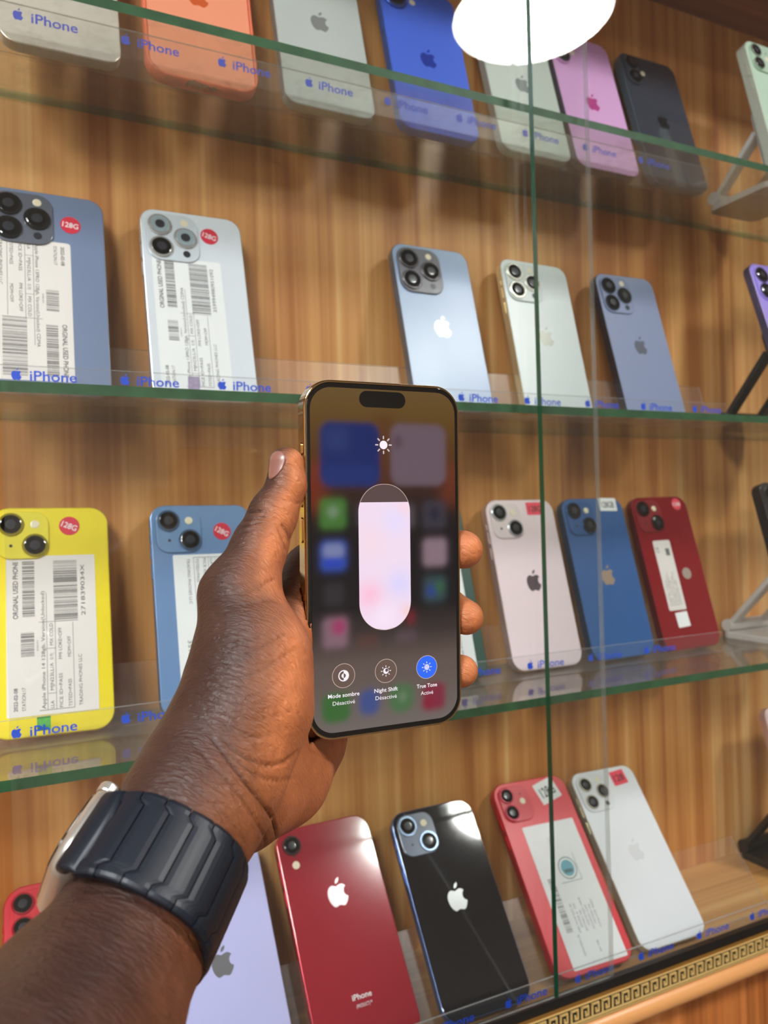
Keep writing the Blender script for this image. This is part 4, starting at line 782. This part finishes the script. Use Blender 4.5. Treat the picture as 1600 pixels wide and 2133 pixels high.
for j in range(nv - 1):
    for i in range(nu - 1): a = j * nu + i; Fc.append((a, a + 1, a + nu + 1, a + nu)); Fc.append((n0 + a, n0 + a + nu, n0 + a + nu + 1, n0 + a + 1))
bd = [i for i in range(nu)] + [j * nu + nu - 1 for j in range(1, nv)] + [(nv - 1) * nu + i for i in range(nu - 2, -1, -1)] + [j * nu for j in range(nv - 2, 0, -1)]
for k in range(len(bd)): a, b = bd[k], bd[(k + 1) % len(bd)]; Fc.append((a, n0 + a, n0 + b, b))
me = mesh('thumb_nail', V, Fc, smooth=True); me.transform(MC); o = link('thumb_nail', me, plain('nail', (152, 104, 92), .3, coat=.35), pr)

# ------------------------------------------------------------------ wrist watch
AC = C3(303, 1886, 232); AC = ax0 + AA * ((AC - ax0) @ AA)          # on the arm axis, middle of the strap
wt = empty('wristwatch', MC @ Matrix.Translation(Vector(AC / 1000))); wt.matrix_world = Matrix.Translation((MC @ Vector(AC / 1000))); tag(wt, 'black link strap watch with a silver case on the wrist', 'watch')
Winv = wt.matrix_world.inverted()
def wlink(name, mb, mats, parent=wt, smooth=False, label=None):
    me = mb.mesh(name, mats, smooth); me.transform(Winv @ MC); me.flip_normals() if False else None
    o = link(name, me, None, parent)
    if label: o['label'] = label
    return o
def wp(s, t, a): return tuple((AC + AS * s + AT * t + AA * a) / 1000)
M_BAND = plain('strap_rubber', (14, 22, 34), .46, noise=.04); M_LIN = plain('strap_gap', (9, 10, 12), .6); M_CASE = plain('case_metal', (226, 222, 214), .36, .85, noise=.02); M_CRY = plain('watch_crystal', (8, 8, 10), .05, coat=1)
rs, rt = 22.4, 27.8; TH = np.linspace(0, 2 * math.pi, 721)
def sect(th, o_):   # th=0 at the case (away from palm), th=90deg towards the viewer
    c, s = math.cos(th), math.sin(th); e_ = 2 / 2.6; pc_, ps_ = math.copysign(abs(c) ** e_, c), math.copysign(abs(s) ** e_, s); n_ = np.array([-math.copysign(abs(c) ** (2 - e_), c) / rs, -math.copysign(abs(s) ** (2 - e_), s) / rt]); n_ /= np.linalg.norm(n_); return np.array([-pc_ * rs, -ps_ * rt]) + n_ * o_
arc = [0]
for i in range(720): arc.append(arc[-1] + np.linalg.norm(sect(TH[i + 1], 2) - sect(TH[i], 2)))
arc = np.array(arc); t_at = lambda L_: float(np.interp(L_, arc, TH)); l_at = lambda th: float(np.interp(th, TH, arc))
BW = 13.4; l0 = l_at(math.radians(42)); l1 = l_at(math.radians(318)); nl = 18; pitch = (l1 - l0) / nl
def jog(v):
    a = abs(v); return 0.0 if a < .66 else (-2.3 * min(1, (a - .66) / .13))
def strip(la, lb, o0, o1, jg=True, nth=5, gap=.2, half=BW, dome=.3):
    vs_ = [-1, -.97, -.9, -.8, -.74, -.66, -.4, 0, .4, .66, .74, .8, .9, .97, 1]; R_ = []
    q = MB(); top = []; bot = []
    for v in vs_:
        j = jog(v) if jg else 0; rt_, rb_ = [], []
        for k in range(nth + 1):
            f = k / nth; l_ = la + gap + j + (lb - la - 2 * gap) * f; th = t_at(l_); edge = max(abs(v) - .9, 0) / .1; e2 = (abs(f - .5) * 2) ** 4
            o_ = o1 - dome * e2 * .7 - .7 * edge ** 2
            a_ = sect(th, o_); b_ = sect(th, o0); rt_.append(wp(a_[0], a_[1], v * half)); rb_.append(wp(b_[0], b_[1], v * half))
        top.append(rt_); bot.append(rb_)
    n = nth + 1; m_ = len(vs_); V = [p_ for r_ in top for p_ in r_] + [p_ for r_ in bot for p_ in r_]; F_ = []; o2 = n * m_
    for j in range(m_ - 1):
        for i in range(nth): a = j * n + i; F_.append((a, a + 1, a + n + 1, a + n)); F_.append((o2 + a, o2 + a + n, o2 + a + n + 1, o2 + a + 1))
    bd = list(range(n)) + [j * n + n - 1 for j in range(1, m_)] + [(m_ - 1) * n + i for i in range(n - 2, -1, -1)] + [j * n for j in range(m_ - 2, 0, -1)]
    for k in range(len(bd)): a, b = bd[k], bd[(k + 1) % len(bd)]; F_.append((a, o2 + a, o2 + b, b))
    q.add(V, F_); return q
wlink('strap_core', strip(l0 + 3, l1 + 1, .45, 2.2, False, 90, 0, BW - .5, 0), [M_LIN])
for k in range(nl): wlink('strap_link', strip(l0 + 2.4 + k * pitch, l0 + 2.4 + (k + 1) * pitch, .9, 3.5), [M_BAND])
# case: rounded block, its face looking away from the palm
def blockr(w, h, r, n=8): return rrect(w, h, r, n)
def case_ring(w, h, r, s): return [wp(s + 1.8, t + .8, a + 2.6) for t, a in rrect(w * .95, h * .84, r * .84, 8)]
q = MB(); q.rings([case_ring(w, h, r, s) for w, h, r, s in ((33, 26, 8, -20.6), (38, 30, 9, -21.6), (41.5, 32.6, 10, -23.4), (42, 33.2, 10, -25.4), (41.5, 32.6, 10, -27.4), (39.5, 30.6, 9.5, -29.0), (37, 28.2, 8.5, -29.5))]); wlink('case', q, [M_CASE], smooth=True)
q = MB(); q.rings([case_ring(w, h, r, s) for w, h, r, s in ((36.6, 27.8, 8.4, -29.4), (36.4, 27.6, 8.3, -30.0), (33, 24.6, 7, -30.3))]); wlink('crystal', q, [M_CRY], smooth=True)
for e in (-1, 1):   # strap ends plugged into the case
    q = MB(); R_ = []
    for dt, s, hw in ((-1.5, -23.2, 12.6), (1.0, -22.6, 12.8), (3.2, -20.6, 13.0), (4.6, -18.4, 13.2)):
        tt_ = e * (19.0 + dt); R_.append([wp(s + b, tt_, a) for a, b in rrect(2 * hw, 4.6, 2.1, 4)])
    q.rings(R_); wlink('strap_end', q, [M_BAND], smooth=True)
q = MB(); q.rings([[wp(-25.6 + b, -7.5 + a, z) for a, b in circ(r_, 24)] for r_, z in ((3.2, 17.4), (3.4, 18.0), (3.4, 20.0), (3.0, 20.7), (1.6, 20.9))]); wlink('crown', q, [M_CASE], label='silver crown knob')
q = MB(); q.rings([[wp(-25.6 + b, 8 + a, z) for a, b in rrect(11, 3, 1.4, 5)] for z in (17.6, 18.7)]); wlink('side_button', q, [M_CASE])

# ------------------------------------------------------------------ small things lying about
def on_plane(px, py, z):
    d = CF + CR * ((px - 800) / F_PX) - CU * ((py - 1066.5) / F_PX); return d * (z / d.z)
P0 = on_plane(424, 188, SHELF_TOP[0]); tp = empty('tape_scrap', Matrix.Translation((P0.x, P0.y, SHELF_TOP[0] + .0001)) @ Matrix.Rotation(.25, 4, 'Z')); tag(tp, 'crumpled scrap of clear tape on the upper glass shelf under the coral phone', 'tape')
q = MB(); r_ = random.Random(5); V = []; nx_, ny_ = 9, 5
for k in (0, 1):
    for j in range(ny_):
        for i in range(nx_): r2 = random.Random(i * 31 + j * 7); V.append(((i - 4) * .0029 + r2.uniform(-.0006, .0006), (j - 2) * .0022 + r2.uniform(-.0008, .0008), .0002 + abs(math.sin(i * 1.3 + j)) * .0016 + k * .00015))
n = nx_ * ny_; F_ = [(j * nx_ + i, j * nx_ + i + 1, (j + 1) * nx_ + i + 1, (j + 1) * nx_ + i) for j in range(ny_ - 1) for i in range(nx_ - 1)]
q.add(V, F_ + [tuple(a + n for a in f) for f in F_]); link('film', q.mesh('film', [glass('tape_film', (.92, .93, .9), .42, (214, 216, 206), rough=.2)]), None, tp)
P0 = on_plane(842, 1934, -.3602); cn = empty('cable_clip', Matrix.Translation((P0.x, P0.y, -.3601)) @ Matrix.Rotation(.15, 4, 'Z')); tag(cn, 'tiny white clip on the base board between crimson and black phones', 'clip')
q = MB(); q.rings([[(a, b, z) for a, b in rrect(.0105 - 2 * i_, .0042 - 2 * i_, .0012, 4)] for i_, z in ((0, 0), (0, .0026), (.0004, .0031))]); link('shell', q.mesh('shell', [M_PAPERW]), None, cn)
q = MB(); q.box((.0050, -.0008, .0006), (.0075, .0008, .0018)); link('pin', q.mesh('pin', [M_CASE]), None, cn)
M_HOLO = plain('hologram_green', (120, 236, 110), .2, .3, coat=.6, noise=.2, scale=400); M_HOLO2 = plain('hologram_lilac', (206, 190, 246), .2, .3, coat=.6, noise=.2, scale=400)
racks = [o for o in bpy.data.objects if o.name.startswith('phone_rack')]; racks.sort(key=lambda o: -o.location.z)
for rk, px, py, mt in ((racks[2], 92, 1508, M_HOLO), (racks[1], 405, 797, M_HOLO2)):
    ly = rk.location.y - .0135 - .0003; d = CF + CR * ((px - 800) / F_PX) - CU * ((py - 1066.5) / F_PX); P0 = d * (ly / d.y); q = MB()
    x, z = P0.x - rk.location.x, P0.z - rk.location.z; q.box((x - .0038, ly - rk.location.y + .0014, z - .0042), (x + .0038, ly - rk.location.y + .0015, z + .0042)); o = link('hologram_sticker', q.mesh('hologram_sticker', [mt]), None, rk)
